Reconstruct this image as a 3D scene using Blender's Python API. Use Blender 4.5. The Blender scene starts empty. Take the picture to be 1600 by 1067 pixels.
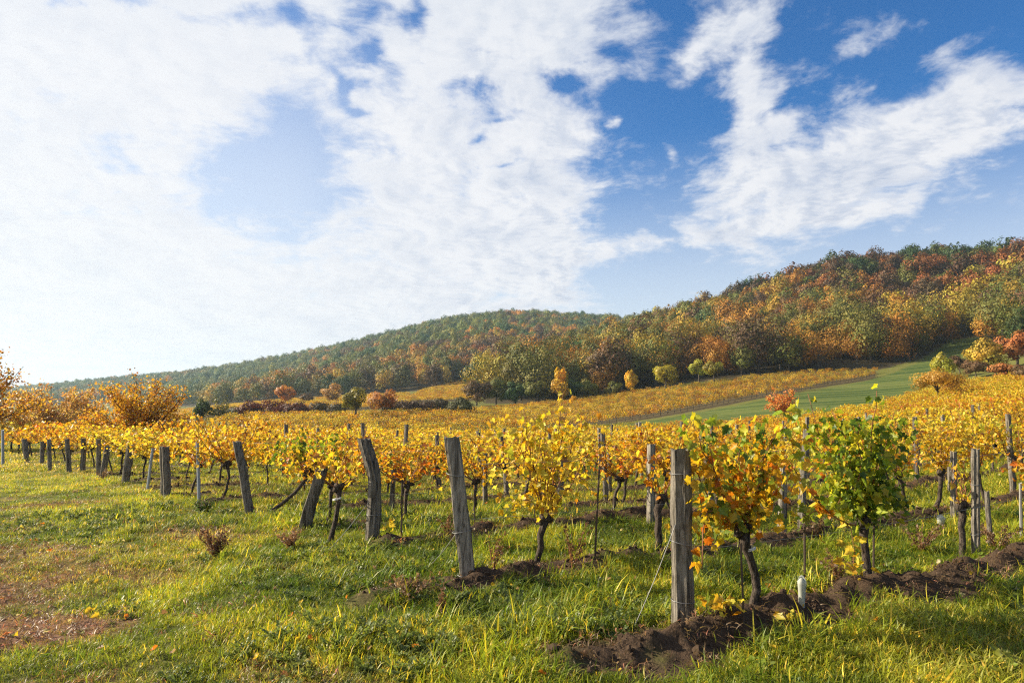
import bpy, math, random
import numpy as np
from mathutils import Vector, Matrix
R = math.radians
C = bpy.context.scene.collection
SC = bpy.context.scene

# ------------------------------------------------------------------ camera, sky, sun, exposure
CAMZ, FPX, PITCH = 1.75, 1067.0, math.atan((630 - 533.5) / 1067.0)
cam_d = bpy.data.cameras.new('camera'); cam = bpy.data.objects.new('camera', cam_d); C.objects.link(cam)
cam.location = (0, 0, CAMZ); cam.rotation_euler = (math.pi / 2 + PITCH, 0, 0)
cam_d.lens = 24; cam_d.sensor_width = 36; cam_d.clip_start = 0.05; cam_d.clip_end = 8000
SC.camera = cam
SC.view_settings.view_transform = 'Standard'; SC.view_settings.look = 'None'
SC.view_settings.exposure = 1.2; SC.view_settings.gamma = 1
SC.render.engine = 'CYCLES'
SC.cycles.max_bounces = 8; SC.cycles.transmission_bounces = 5; SC.cycles.diffuse_bounces = 3
SC.cycles.glossy_bounces = 2; SC.cycles.volume_bounces = 1; SC.cycles.transparent_max_bounces = 6
SC.cycles.use_denoising = False; SC.cycles.use_adaptive_sampling = False; SC.cycles.filter_width = 1.25; SC.cycles.sample_clamp_indirect = 3
SC.cycles.caustics_reflective = False; SC.cycles.caustics_refractive = False
SUN_AZ, SUN_EL = R(-76), R(27)          # azimuth from the view direction (+Y), negative = left

def px_dir(px, py):
    """pixel of the 1600x1067 photograph -> world direction"""
    xc = (px - 800) / FPX; yc = (533.5 - py) / FPX
    return (xc, math.cos(PITCH) - yc * math.sin(PITCH), math.sin(PITCH) + yc * math.cos(PITCH))

class NT:
    """small helper to write node trees"""
    def __init__(s, tree): s.t = tree; s.n = tree.nodes; s.l = tree.links
    def node(s, typ, **kw):
        n = s.n.new(typ)
        for k, v in kw.items(): setattr(n, k, v)
        return n
    def put(s, sock, v):
        if isinstance(v, bpy.types.NodeSocket): s.l.new(v, sock)
        elif v is not None:
            if hasattr(sock, 'default_value') and not isinstance(v, (int, float)) and len(v) == 3 and sock.type == 'RGBA': v = (*v, 1)
            sock.default_value = v
    def math(s, op, a, b=None, c=None, clamp=False):
        n = s.node('ShaderNodeMath', operation=op); n.use_clamp = clamp
        s.put(n.inputs[0], a)
        if b is not None: s.put(n.inputs[1], b)
        if c is not None: s.put(n.inputs[2], c)
        return n.outputs[0]
    def vmath(s, op, a, b=None):
        n = s.node('ShaderNodeVectorMath', operation=op); s.put(n.inputs[0], a)
        if b is not None: s.put(n.inputs[1], b)
        return n.outputs[0]
    def mix(s, f, a, b, mode='MIX'):
        n = s.node('ShaderNodeMix', data_type='RGBA', blend_type=mode)
        s.put(n.inputs[0], f); s.put(n.inputs[6], a); s.put(n.inputs[7], b)
        return n.outputs[2]
    def noise(s, vec, scale, detail=4, rough=.55, dist=0.0, dim='3D'):
        n = s.node('ShaderNodeTexNoise', noise_dimensions=dim)
        if vec is not None: s.l.new(vec, n.inputs['Vector'])
        n.inputs['Scale'].default_value = scale; n.inputs['Detail'].default_value = detail
        n.inputs['Roughness'].default_value = rough; n.inputs['Distortion'].default_value = dist
        return n.outputs['Fac']
    def smooth(s, v, a, b, lo=0.0, hi=1.0):
        n = s.node('ShaderNodeMapRange', interpolation_type='SMOOTHSTEP')
        s.put(n.inputs[0], v)
        for i, x in zip((1, 2, 3, 4), (a, b, lo, hi)): n.inputs[i].default_value = x
        return n.outputs[0]
    def comb(s, x, y, z):
        n = s.node('ShaderNodeCombineXYZ')
        for i, v in enumerate((x, y, z)): s.put(n.inputs[i], v)
        return n.outputs[0]

def build_world():
    w = bpy.data.worlds.new('World'); SC.world = w; w.use_nodes = True
    T = NT(w.node_tree); T.n.clear()
    sky = T.node('ShaderNodeTexSky', sky_type='NISHITA'); sky.sun_disc = False
    sky.sun_elevation = SUN_EL; sky.sun_rotation = SUN_AZ; sky.air_density = 1.0; sky.dust_density = .6; sky.ozone_density = 2.5
    d = T.node('ShaderNodeTexCoord').outputs['Generated']
    sep = T.node('ShaderNodeSeparateXYZ'); T.l.new(d, sep.inputs[0]); X, Y, Z = sep.outputs
    az = T.math('ARCTAN2', X, Y); el = T.math('ARCSINE', Z)
    aev = T.comb(az, el, 0.0)
    zz = T.math('ADD', T.math('MAXIMUM', Z, 0.0), .22)
    p = T.comb(T.math('DIVIDE', X, zz), T.math('DIVIDE', Y, zz), 0.0)
    warp = T.node('ShaderNodeTexNoise'); T.l.new(p, warp.inputs['Vector']); warp.inputs['Scale'].default_value = 2.2; warp.inputs['Detail'].default_value = 3
    wv = T.vmath('SUBTRACT', warp.outputs['Color'], (.5, .5, .5))
    pw = T.vmath('ADD', p, T.vmath('MULTIPLY', wv, (.22, .22, .22)))
    def layers(q):
        return T.math('ADD', T.math('MULTIPLY', T.math('SUBTRACT', T.noise(q, 3.2, 5, .6), .5), 2.3),
               T.math('ADD', T.math('MULTIPLY', T.math('SUBTRACT', T.noise(q, 9.0, 6, .62), .5), 1.9), T.math('MULTIPLY', T.math('SUBTRACT', T.noise(q, 26.0, 6, .66), .5), .85)))
    lay = layers(pw)
    lit = layers(T.vmath('ADD', pw, (math.sin(SUN_AZ)*.035, math.cos(SUN_AZ)*.035, 0)))
    warp2 = T.node('ShaderNodeTexNoise'); T.l.new(p, warp2.inputs['Vector']); warp2.inputs['Scale'].default_value = 8.0; warp2.inputs['Detail'].default_value = 5
    aw = T.vmath('ADD', T.vmath('ADD', aev, T.vmath('MULTIPLY', wv, (.07, .06, 0))), T.vmath('MULTIPLY', T.vmath('SUBTRACT', warp2.outputs['Color'], (.5, .5, .5)), (.09, .07, 0)))
    def blob(cx, cy, rx, ry, rot=0.0):
        dx, dy, dz = px_dir(cx, cy); L = math.sqrt(dx*dx + dy*dy + dz*dz)
        m = T.node('ShaderNodeMapping', vector_type='TEXTURE')
        T.l.new(aw, m.inputs['Vector'])
        m.inputs['Location'].default_value = (math.atan2(dx, dy), math.asin(dz / L), 0)
        m.inputs['Rotation'].default_value = (0, 0, R(rot))
        k = math.cos(math.atan((cx - 800) / FPX)) 
        m.inputs['Scale'].default_value = (rx * k * k / FPX, ry * k / FPX, 1)
        n = T.node('ShaderNodeVectorMath', operation='LENGTH'); T.l.new(m.outputs[0], n.inputs[0])
        return T.math('EXPONENT', T.math('MULTIPLY', T.math('MULTIPLY', n.outputs['Value'], n.outputs['Value']), -1.0))
    def total(blobs, start):
        acc = start
        for b in blobs: acc = T.math('MULTIPLY_ADD', blob(*b[:5]), b[5], acc)
        return acc
    def azof(px): return math.atan((px - 800) / FPX)
    base = T.smooth(az, azof(810), azof(985), .98, -.42)
    M = total([
        # holes in the bright mass on the left
        (440, 268, 135, 60, 8, -1.5), (470, 180, 80, 50, 0, -.9), (425, 345, 110, 60, 0, -.9), (120, 70, 160, 60, 0, .3),
        (560, 45, 62, 36, 0, -.85), (652, 38, 28, 22, -30, -1.2), (455, 8, 38, 20, 0, -.9), (400, 18, 50, 20, 0, -.9), (200, -8, 150, 18, 0, -1.0), (90, 5, 60, 16, 0, -.6),
        (735, 135, 52, 34, -15, -1.2), (790, 178, 42, 12, 0, -.7), (535, 122, 18, 28, 20, -1.1), (160, 230, 52, 34, 10, -.55), (190, 262, 40, 10, 0, -.6),
        (585, 78, 26, 14, 20, -1.0), (555, 160, 14, 12, 0, -.8), (745, 215, 22, 10, 35, -.8), (480, 45, 30, 40, 30, -.35), (880, 130, 40, 14, 5, -.9), (795, 265, 20, 8, 20, -.7), (165, 305, 26, 8, 20, -.5),
        # the right rim of the mass and what lies beyond it
        (905, 215, 42, 45, 0, .75), (885, 40, 85, 52, 0, .95), (985, 20, 62, 40, -20, .7), (960, 112, 60, 16, 8, .6), (870, 420, 40, 36, 0, .5),
        (905, 385, 120, 26, 4, .62), (1010, 372, 80, 16, -3, .55), (930, 300, 34, 10, 0, .35), (860, 320, 40, 60, 0, .45),
        (1120, 40, 55, 52, 30, .92), (1075, 95, 44, 20, 40, .58), (1165, 70, 32, 46, -25, .6), (1205, 12, 34, 26, 0, .6), (1185, 140, 42, 50, -15, .95), (1170, 205, 50, 44, 10, 1.0), (1230, 175, 34, 24, 10, .38),
        (1120, 300, 85, 42, 20, .85), (1250, 250, 85, 42, 15, 1.0), (1185, 265, 60, 45, 10, .55), (1330, 290, 150, 52, 28, .95), (1215, 345, 140, 32, 14, .85), (1440, 215, 120, 62, 30, .95), (1540, 150, 95, 55, 30, .85), (1350, 170, 44, 30, 10, .45), (1110, 358, 80, 14, 5, .5),
        (1390, 55, 95, 28, 15, .66), (1330, 65, 45, 20, 30, .4), (1500, 65, 75, 28, 25, .62), (1050, 245, 20, 16, 60, .62), (962, 200, 9, 9, 0, .8), (1450, 10, 60, 10, 20, .3),
    ], base)
    dens = T.math('ADD', M, lay)
    cov = T.smooth(dens, -.26, .82)
    # thin white veil low over the left, thickest towards the hidden sun
    veil = T.math('MULTIPLY', T.smooth(az, azof(1150), azof(250)), T.smooth(el, .52, .06), None, True)
    veil2 = T.math('MULTIPLY', T.smooth(az, azof(820), azof(420), 0, .64), T.smooth(el, .62, .25), None, True)
    low = T.smooth(el, .40, .07, 0, .72)
    veil = T.math('MAXIMUM', T.math('MAXIMUM', veil, veil2), low)
    # sky colour: the daylight sky, deeper where the photograph looks away from the sun
    hs = T.node('ShaderNodeHueSaturation'); T.l.new(sky.outputs[0], hs.inputs['Color']); hs.inputs['Saturation'].default_value = 1.25; hs.inputs['Value'].default_value = 1.0; hs.inputs['Hue'].default_value = .5
    skyc = T.mix(1.0, hs.outputs[0], (.064, .116, .152, 1), 'MULTIPLY')
    shade = T.noise(pw, 4.5, 6, .6)
    relief = T.smooth(T.math('SUBTRACT', lit, lay), -.30, .60)
    greyf = T.math('MULTIPLY', T.math('ADD', T.math('MULTIPLY', relief, .75), T.math('MULTIPLY', T.smooth(shade, .45, .68), .45)), T.smooth(az, azof(300), azof(1150), .25, 1.0), None, True)
    greyf = T.math('MULTIPLY', greyf, T.smooth(dens, .1, .9))
    white = T.mix(greyf, (.90, .905, .93, 1), (.46, .54, .70, 1))
    white = T.mix(T.smooth(el, .38, .62, 0, .5), white, (.74, .79, .86, 1))
    colr = T.mix(veil, skyc, (.88, .905, .94, 1))
    colr = T.mix(T.math('MULTIPLY', cov, .97), colr, white)
    bg = T.node('ShaderNodeBackground'); T.l.new(colr, bg.inputs[0]); bg.inputs[1].default_value = .44
    o = T.node('ShaderNodeOutputWorld'); T.l.new(bg.outputs[0], o.inputs[0])
    w.cycles.sampling_method = 'MANUAL'; w.cycles.sample_map_resolution = 512
build_world()

sun_d = bpy.data.lights.new('sun', 'SUN'); sun = bpy.data.objects.new('sun', sun_d); C.objects.link(sun)
sun_d.energy = 5.0; sun_d.angle = R(.6); sun_d.color = (1, .87, .66)
sdir = Vector((math.sin(SUN_AZ) * math.cos(SUN_EL), math.cos(SUN_AZ) * math.cos(SUN_EL), math.sin(SUN_EL)))
sun.rotation_euler = sdir.to_track_quat('Z', 'Y').to_euler(); sun.location = (-60, 40, 60)

# ------------------------------------------------------------------ numeric helpers
def hash2(ix, iy, seed):
    h = (ix.astype(np.int64) * 374761393 + iy.astype(np.int64) * 668265263 + seed * 982451653) & 0x7fffffff
    h = ((h ^ (h >> 13)) * 1274126177) & 0x7fffffff
    h = ((h ^ (h >> 16)) * 2246822519) & 0x7fffffff
    return ((h >> 7) & 0xffff) / 65535.0
def vnoise(x, y, seed=0):
    x = np.asarray(x, float); y = np.asarray(y, float)
    ix = np.floor(x); iy = np.floor(y); fx = x - ix; fy = y - iy
    fx = fx*fx*fx*(fx*(fx*6-15)+10); fy = fy*fy*fy*(fy*(fy*6-15)+10)
    a = hash2(ix, iy, seed); b = hash2(ix+1, iy, seed); c = hash2(ix, iy+1, seed); d = hash2(ix+1, iy+1, seed)
    return (a*(1-fx)+b*fx)*(1-fy) + (c*(1-fx)+d*fx)*fy
def fbm(x, y, seed=0, octv=4):
    s = 0; a = .5; t = 0
    for o in range(octv):
        s = s + a*vnoise(np.asarray(x)*2**o + 17.3*o, np.asarray(y)*2**o - 9.1*o, seed+o); t += a; a *= .5
    return s / t
def sstep(a, b, x):
    t = np.clip((x-a)/(b-a), 0, 1); return t*t*(3-2*t)
def inpoly(x, y, poly):
    x = np.asarray(x); y = np.asarray(y); r = np.zeros(x.shape, bool); n = len(poly)
    for i in range(n):
        x0, y0 = poly[i]; x1, y1 = poly[(i+1) % n]
        c = ((y0 > y) != (y1 > y))
        with np.errstate(divide='ignore', invalid='ignore'):
            r ^= c & (x < (x1-x0)*(y-y0)/(y1-y0 if y1 != y0 else 1e-9) + x0)
    return r

# ------------------------------------------------------------------ the lie of the land
# one profile per viewing direction: (distance, height) with heights under 50 in metres, others as the line of sight they lie on
PROF = {
 -300: [(5,0),(10,-.05),(20,-.35),(40,-1.0),(80,-2.0),(200,-4),(600,-8),(1500,-12)],
 0:    [(5,0),(10,-.04),(20,-.17),(40,-.50),(80,-1.4),(200,-4),(500,-6),(900,630),(1400,616),(1900,632)],
 200:  [(5,0),(10,-.03),(20,-.18),(40,-.55),(80,-1.5),(200,-4),(450,-4.5),(700,628),(1150,592),(1700,620)],
 400:  [(5,0),(10,0),(20,-.25),(40,-.95),(62,-1.7),(100,656),(140,641),(200,634),(280,630),(520,620),(900,571),(1400,600)],
 600:  [(5,0),(10,0),(20,-.28),(40,-1.1),(62,-1.9),(100,652),(140,640),(200,630),(300,614),(800,530),(1300,560)],
 700:  [(5,0),(10,0),(20,-.28),(40,-1.1),(62,-1.95),(100,649),(140,637),(190,622),(230,609),(300,598),(720,504),(1200,530)],
 800:  [(5,0),(10,0),(20,-.28),(40,-1.1),(60,-1.95),(82,673),(110,652),(150,636),(220,610),(300,590),(700,493),(1200,520)],
 900:  [(5,0),(10,0),(20,-.25),(40,-1.1),(58,-1.95),(76,675),(89,667),(110,650),(150,630),(165,624),(260,565),(330,548),(450,560),(750,497),(1200,530)],
 1000: [(5,0),(10,0),(20,-.22),(40,-1.05),(58,-1.85),(74,671),(89,657),(120,634),(150,616),(165,609),(240,557),(330,524),(450,540),(750,507),(1200,540)],
 1100: [(5,0),(10,0),(20,-.15),(40,-.85),(58,-1.5),(74,666),(88,651),(120,621),(150,600),(170,588),(240,540),(330,492),(450,520),(750,510),(1200,540)],
 1200: [(5,0),(10,0),(20,-.1),(40,-.65),(58,-1.15),(74,659),(88,645),(120,612),(150,592),(170,582),(250,518),(320,465),(450,500),(1200,540)],
 1300: [(5,0),(10,0),(20,0),(40,-.35),(58,669),(80,649),(95,636),(130,605),(155,589),(170,579),(250,494),(320,419),(450,460),(1200,520)],
 1400: [(5,0),(10,.03),(20,.12),(40,.15),(60,657),(90,634),(110,621),(130,607),(160,582),(200,562),(260,492),(330,414),(450,450),(1200,520)],
 1500: [(5,0),(10,.06),(20,.2),(40,.45),(60,648),(80,633),(120,603),(160,575),(230,533),(260,507),(340,410),(450,440),(1200,500)],
 1600: [(5,0),(10,.08),(20,.28),(40,.7),(60,638),(80,621),(110,599),(150,574),(230,522),(340,418),(450,440),(1200,500)],
 1900: [(5,0),(10,.1),(20,.4),(40,1.1),(80,6),(150,16),(340,75),(450,70),(1200,90)],
}
AZG = np.linspace(-75, 75, 301); LRG = np.linspace(math.log(2), math.log(2600), 360)
def _terrain_table():
    cols = []; azs = []
    for px in sorted(PROF):
        az = math.atan((px-800)/FPX); rr = [0]; zz = [0.0]
        for rho, v in PROF[px]:
            if abs(v) < 200 and not (v > 300):
                z = v
            else:
                D = px_dir(px, v); z = CAMZ + rho*math.cos(az) * D[2]/D[1]
            rr.append(rho); zz.append(z)
        cols.append(np.interp(np.exp(LRG), rr, zz)); azs.append(math.degrees(az))
    cols = np.array(cols)
    tab = np.array([np.interp(AZG, azs, cols[:, j]) for j in range(len(LRG))]).T
    def blur(a, ax, s):
        k = np.exp(-.5*(np.arange(-3*s, 3*s+1)/s)**2); k /= k.sum(); pad = [(0, 0), (0, 0)]; pad[ax] = (3*s, 3*s)
        b = np.pad(a, pad, 'edge'); return np.apply_along_axis(lambda v: np.convolve(v, k, 'valid'), ax, b)
    return blur(blur(tab, 0, 5), 1, 4)
TAB = _terrain_table()
def H0(x, y):
    x = np.asarray(x, float); y = np.asarray(y, float)
    rho = np.hypot(x, y); az = np.degrees(np.arctan2(x, y))
    fa = np.clip((az-AZG[0])/(AZG[1]-AZG[0]), 0, len(AZG)-1.001); fr = np.clip((np.log(np.maximum(rho, 2.01))-LRG[0])/(LRG[1]-LRG[0]), 0, len(LRG)-1.001)
    ia = fa.astype(int); ir = fr.astype(int); ta = fa-ia; tr = fr-ir
    z = (TAB[ia, ir]*(1-ta)+TAB[ia+1, ir]*ta)*(1-tr) + (TAB[ia, ir+1]*(1-ta)+TAB[ia+1, ir+1]*ta)*tr
    back = sstep(78, 130, np.abs(az))
    return z*(1-back) * sstep(3, 7, rho)
ROWA = R(29); ET = np.array([math.cos(ROWA), math.sin(ROWA)]); EN = np.array([-math.sin(ROWA), math.cos(ROWA)])
ROW_N = [4.05, 6.15, 8.3, 10.0, 12.05, 14.0, 15.45, 17.35, 19.45, 21.5, 23.1, 24.6, 26.1, 28.4, 30.9, 33.0] + [33.0 + 2.0*i for i in range(1, 33)]
RS = ([4.05, 6.15, 8.3, 10, 12.05, 14.1, 15.4, 17.3, 19.4, 21.6, 24.5, 26, 31, 33, 40], [3.75, 2.95, 2.64, 2.18, 1.77, 1.17, .68, .38, -.07, -.6, -1.3, -2.1, -3.0, -3.9, -5.2])
def row_start(n): return float(np.interp(n, *RS))
def ridges(x, y):
    """tilled soil thrown up along each trellis row: height and soil mask"""
    t = x*ET[0]+y*ET[1]; n = x*EN[0]+y*EN[1]; rho = np.hypot(x, y)
    h = np.zeros_like(t); m = np.zeros_like(t)
    for k, nk in enumerate(ROW_N):
        sel = np.abs(n-nk) < .9
        if not sel.any(): continue
        tt = t[sel]; dd = n[sel]-nk+.16 + (fbm(tt*.9, tt*0+k*7.7, 3, 2)-.5)*.35
        gate = sstep(row_start(nk)-(1.5 if k < 2 else .3), row_start(nk)-(.9 if k < 2 else -.2), tt)*(1-sstep(60, 80, rho[sel]))
        lump = .35+1.1*fbm(tt*1.3, tt*0+k*3.3, 5, 3)
        on = 1.0 if k < 3 else sstep(.30, .42, fbm(tt*.45, tt*0+k*5.1, 9, 2))
        prof = np.exp(-(dd/.19)**2)
        clod = (fbm(x[sel]*6, y[sel]*6, 21, 5)-.5)*1.7
        h[sel] += gate*on*((.13 if k < 3 else .10)*lump*prof + prof*clod*(.16 if k < 1 else .10))
        e = np.abs(dd)+(fbm(x[sel]*3.1, y[sel]*3.1, 31, 4)-.5)*.55-(.07 if k == 0 else 0)
        m[sel] = np.maximum(m[sel], gate*on*(1-sstep(.17, .34, e)))
    return h, m
def Hg(x, y):
    x = np.atleast_1d(np.asarray(x, float)); y = np.atleast_1d(np.asarray(y, float))
    rho = np.hypot(x, y)
    z = H0(x, y) + ((fbm(x*.6, y*.6, 41, 3)-.5)*.16 + (fbm(x*2.6, y*2.6, 43, 3)-.5)*.07)*(1-sstep(25, 60, rho))
    return z + ridges(x, y)[0]
def gz(x, y): return float(Hg(x, y)[0])
RHO_S = np.exp(np.linspace(math.log(3), math.log(1900), 2600))
def at(px, py):
    """where the line of sight through a photograph pixel meets the land"""
    D = px_dir(px, py); L = math.hypot(D[0], D[1]); ux, uy, s = D[0]/L, D[1]/L, D[2]/L
    zz = H0(RHO_S*ux, RHO_S*uy); hit = np.nonzero(CAMZ+s*RHO_S <= zz)[0]
    r = RHO_S[hit[0]] if len(hit) else 1500.
    return np.array([ux*r, uy*r])
def at_soil(px, py):
    D = px_dir(px, py); L = math.hypot(D[0], D[1]); ux, uy, s = D[0]/L, D[1]/L, D[2]/L; q = RHO_S[RHO_S < 60]
    zz = Hg(q*ux, q*uy); hit = np.nonzero(CAMZ+s*q <= zz)[0]; r = q[hit[0]] if len(hit) else 60.
    return np.array([ux*r, uy*r])
def at_depth(px, rho):
    a = math.atan((px-800)/FPX); return np.array([math.sin(a)*rho, math.cos(a)*rho])
def to_px(x, y, z):
    Y = y*math.cos(PITCH)+(z-CAMZ)*math.sin(PITCH); Zc = -y*math.sin(PITCH)+(z-CAMZ)*math.cos(PITCH)
    Y = np.where(np.abs(Y) < 1e-6, 1e-6, Y)
    return 800+FPX*x/Y, 533.5-FPX*Zc/Y, Y

# areas of the land, as outlines on the ground
def outline(pts): return [tuple(at(*p)) for p in pts]
STRIP = outline([(700,686),(860,676),(1000,660),(1150,634),(1300,606),(1380,588),(1435,566),(1482,531),(1535,526),(1512,550),(1462,590),(1420,612),(1350,634),(1250,652),(1150,664),(1000,675),(880,684)])
MIDV = outline([(300,668),(400,656),(560,653),(730,645),(850,632),(950,620),(1100,603),(1260,584),(1368,581),(1370,591),(1300,603),(1150,631),(1000,657),(860,673),(700,684),(420,684)])
def sector(pts): return [(math.sin(math.atan((p-800)/FPX))*q, math.cos(math.atan((p-800)/FPX))*q) for p, q in pts]
FARV = [sector([(628,180),(660,250),(735,305),(752,290),(755,190),(735,168)]), sector([(255,140),(265,300),(360,270),(470,270),(560,260),(640,235),(640,150),(560,135),(450,128)])]
NEAR_EDGE = outline([(1160,668),(1240,663),(1345,650),(1400,634),(1470,610),(1540,600),(1640,590)])

# ------------------------------------------------------------------ materials
def new_mat(name):
    m = bpy.data.materials.new(name); m.use_nodes = True; T = NT(m.node_tree); T.n.clear()
    return m, T
def finish(T, surf, disp=None):
    o = T.node('ShaderNodeOutputMaterial'); T.l.new(surf, o.inputs['Surface'])
    return o
def principled(T, col, rough=.8, spec=.3, normal=None):
    b = T.node('ShaderNodeBsdfPrincipled'); T.put(b.inputs['Base Color'], col); T.put(b.inputs['Roughness'], rough)
    b.inputs['Specular IOR Level'].default_value = spec
    if normal is not None: T.l.new(normal, b.inputs['Normal'])
    return b.outputs[0]
def bump(T, h, s=.5, dist=.02):
    b = T.node('ShaderNodeBump'); T.l.new(h, b.inputs['Height']); b.inputs['Strength'].default_value = s; b.inputs['Distance'].default_value = dist
    return b.outputs[0]
def leaf_material(name, trans=.42, rough=.5, spec=.35, vary=.25, tcol=(1.15, 1.1, .8, 1)):
    """leaf colour from the mesh, times the plant's own tint; light passes through"""
    m, T = new_mat(name)
    a = T.node('ShaderNodeAttribute', attribute_name='col').outputs['Color']
    t = T.node('ShaderNodeAttribute', attribute_name='tint', attribute_type='INSTANCER').outputs['Color']
    c = T.mix(1.0, a, t, 'MULTIPLY')
    p = principled(T, c, rough, spec)
    tr = T.node('ShaderNodeBsdfTranslucent'); T.l.new(T.mix(1.0, c, tcol, 'MULTIPLY'), tr.inputs[0])
    mx = T.node('ShaderNodeMixShader'); mx.inputs[0].default_value = trans; T.l.new(p, mx.inputs[1]); T.l.new(tr.outputs[0], mx.inputs[2])
    finish(T, mx.outputs[0]); return m
M_LEAF = leaf_material('vine leaf', .5, .45, .4)
M_GRASS = leaf_material('grass blade', .45, .45, .35, tcol=(1.15, 1.2, .7, 1))
M_FOL = leaf_material('tree foliage', .22, .6, .2)
def wood_material(name, c0, c1, dark, zs=.12, scale=26):
    m, T = new_mat(name)
    v = T.node('ShaderNodeTexCoord').outputs['Object']
    mp = T.node('ShaderNodeMapping'); T.l.new(v, mp.inputs[0]); mp.inputs['Scale'].default_value = (1, 1, zs)
    rnd = T.node('ShaderNodeObjectInfo').outputs['Random']
    vv = T.vmath('ADD', mp.outputs[0], T.comb(T.math('MULTIPLY', rnd, 9.0), 0.0, T.math('MULTIPLY', rnd, 31.0)))
    g = T.noise(vv, scale*1.6, 6, .65, .6); g2 = T.noise(vv, scale*.35, 4, .6); fn = T.noise(v, 55, 4, .6)
    c = T.mix(T.smooth(g, .42, .60), c0, c1)
    crack = T.smooth(g, .435, .36)
    c = T.mix(T.math('MULTIPLY', crack, .85), c, dark)
    c = T.mix(T.smooth(g2, .52, .72, 0, .7), c, dark)
    c = T.mix(T.smooth(fn, .6, .75, 0, .35), c, (.30, .31, .22, 1))
    h = T.math('ADD', T.math('MULTIPLY', g, 1.0), T.math('MULTIPLY', fn, .15))
    finish(T, principled(T, c, .9, .12, bump(T, h, 1.0, .03))); return m
M_POST = wood_material('weathered post wood', (.125, .11, .088, 1), (.235, .21, .175, 1), (.026, .021, .016, 1))
M_POST2 = wood_material('pale split post wood', (.20, .175, .14, 1), (.33, .30, .25, 1), (.032, .026, .02, 1))
M_BARK = wood_material('dark vine bark', (.050, .038, .03, 1), (.12, .095, .075, 1), (.015, .012, .01, 1), .2, 40)
M_TRUNK = wood_material('tree bark', (.06, .05, .04, 1), (.13, .105, .08, 1), (.025, .02, .016, 1), .2, 6)
def plain(name, col, rough=.6, spec=.4, metal=0.0, var=.25, sc=30):
    m, T = new_mat(name); v = T.node('ShaderNodeTexCoord').outputs['Object']
    n = T.noise(v, sc, 4, .6); c = T.mix(T.math('MULTIPLY', n, var), (*col, 1), tuple(x*.35 for x in col)+(1,))
    b = T.node('ShaderNodeBsdfPrincipled'); T.l.new(c, b.inputs['Base Color']); b.inputs['Roughness'].default_value = rough; b.inputs['Metallic'].default_value = metal
    b.inputs['Specular IOR Level'].default_value = spec
    finish(T, b.outputs[0]); return m
M_WIRE = plain('galvanised wire', (.27, .27, .27), .5, .5, .6)
M_ROD = plain('rusted iron rod', (.07, .05, .04), .8, .2)
M_STEEL = plain('galvanised steel post', (.34, .38, .42), .55, .4, .3, .5, 12)
M_CANE = plain('vine cane', (.22, .095, .045), .7, .2)
M_TIE = plain('white plastic tie', (.75, .75, .73), .5, .3)
M_CONC = plain('pale concrete post', (.30, .295, .28), .9, .1, 0, .4, 20)
M_CLOD = plain('soil clod', (.080, .054, .037), .97, .05, 0, .9, 16)
def tube_mat():
    m, T = new_mat('translucent white plastic')
    p = principled(T, (.62, .64, .58, 1), .45, .4); tr = T.node('ShaderNodeBsdfTranslucent'); tr.inputs[0].default_value = (.5, .52, .42, 1)
    mx = T.node('ShaderNodeMixShader'); mx.inputs[0].default_value = .5; T.l.new(p, mx.inputs[1]); T.l.new(tr.outputs[0], mx.inputs[2])
    finish(T, mx.outputs[0]); return m
M_TUBE = tube_mat()
def ground_mat():
    m, T = new_mat('meadow and soil')
    g = T.node('ShaderNodeNewGeometry').outputs['Position']
    a1 = T.node('ShaderNodeAttribute', attribute_name='zones'); sp = T.node('ShaderNodeSeparateColor'); T.l.new(a1.outputs['Color'], sp.inputs[0])
    soil, dry, strip = sp.outputs; wood = a1.outputs['Alpha']
    n1 = T.noise(g, 1.1, 6, .6); n2 = T.noise(g, 9, 6, .65); n3 = T.noise(g, 60, 5, .7); nb = T.noise(g, .05, 4, .6)
    grass = T.mix(T.smooth(n2, .35, .68), (.075, .085, .02, 1), (.18, .18, .042, 1))
    grass = T.mix(T.smooth(n1, .50, .68, 0, .55), grass, (.17, .125, .055, 1))
    thatch = T.mix(n3, (.125, .062, .035, 1), (.31, .185, .115, 1))
    thatch = T.mix(T.smooth(n2, .58, .75, 0, .6), thatch, (.11, .115, .035, 1))
    c = T.mix(dry, grass, thatch)
    sv = T.node('ShaderNodeMapping'); T.l.new(g, sv.inputs[0]); sv.inputs['Rotation'].default_value = (0, 0, R(-38)); sv.inputs['Scale'].default_value = (.03, .55, .3)
    st = T.noise(sv.outputs[0], 1.0, 4, .6)
    mead = T.mix(T.smooth(st, .38, .62), (.042, .072, .018, 1), (.12, .145, .036, 1))
    mead = T.mix(T.smooth(st, .60, .70, 0, .6), T.mix(T.smooth(n1, .52, .75, 0, .6), mead, (.17, .16, .05, 1)), (.14, .11, .05, 1))
    c = T.mix(strip, c, mead)
    c = T.mix(wood, c, T.mix(n1, (.035, .03, .016, 1), (.08, .06, .03, 1)))
    dirt = T.mix(T.smooth(n3, .3, .7), (.036, .024, .016, 1), (.105, .070, .046, 1))
    dirt = T.mix(T.smooth(n2, .55, .75, 0, .5), dirt, (.14, .098, .064, 1))
    c = T.mix(soil, c, dirt)
    h = T.math('ADD', T.math('MULTIPLY', n3, .5), n2)
    finish(T, principled(T, c, .95, .08, bump(T, h, .8, .05))); return m
M_GROUND = ground_mat()

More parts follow.
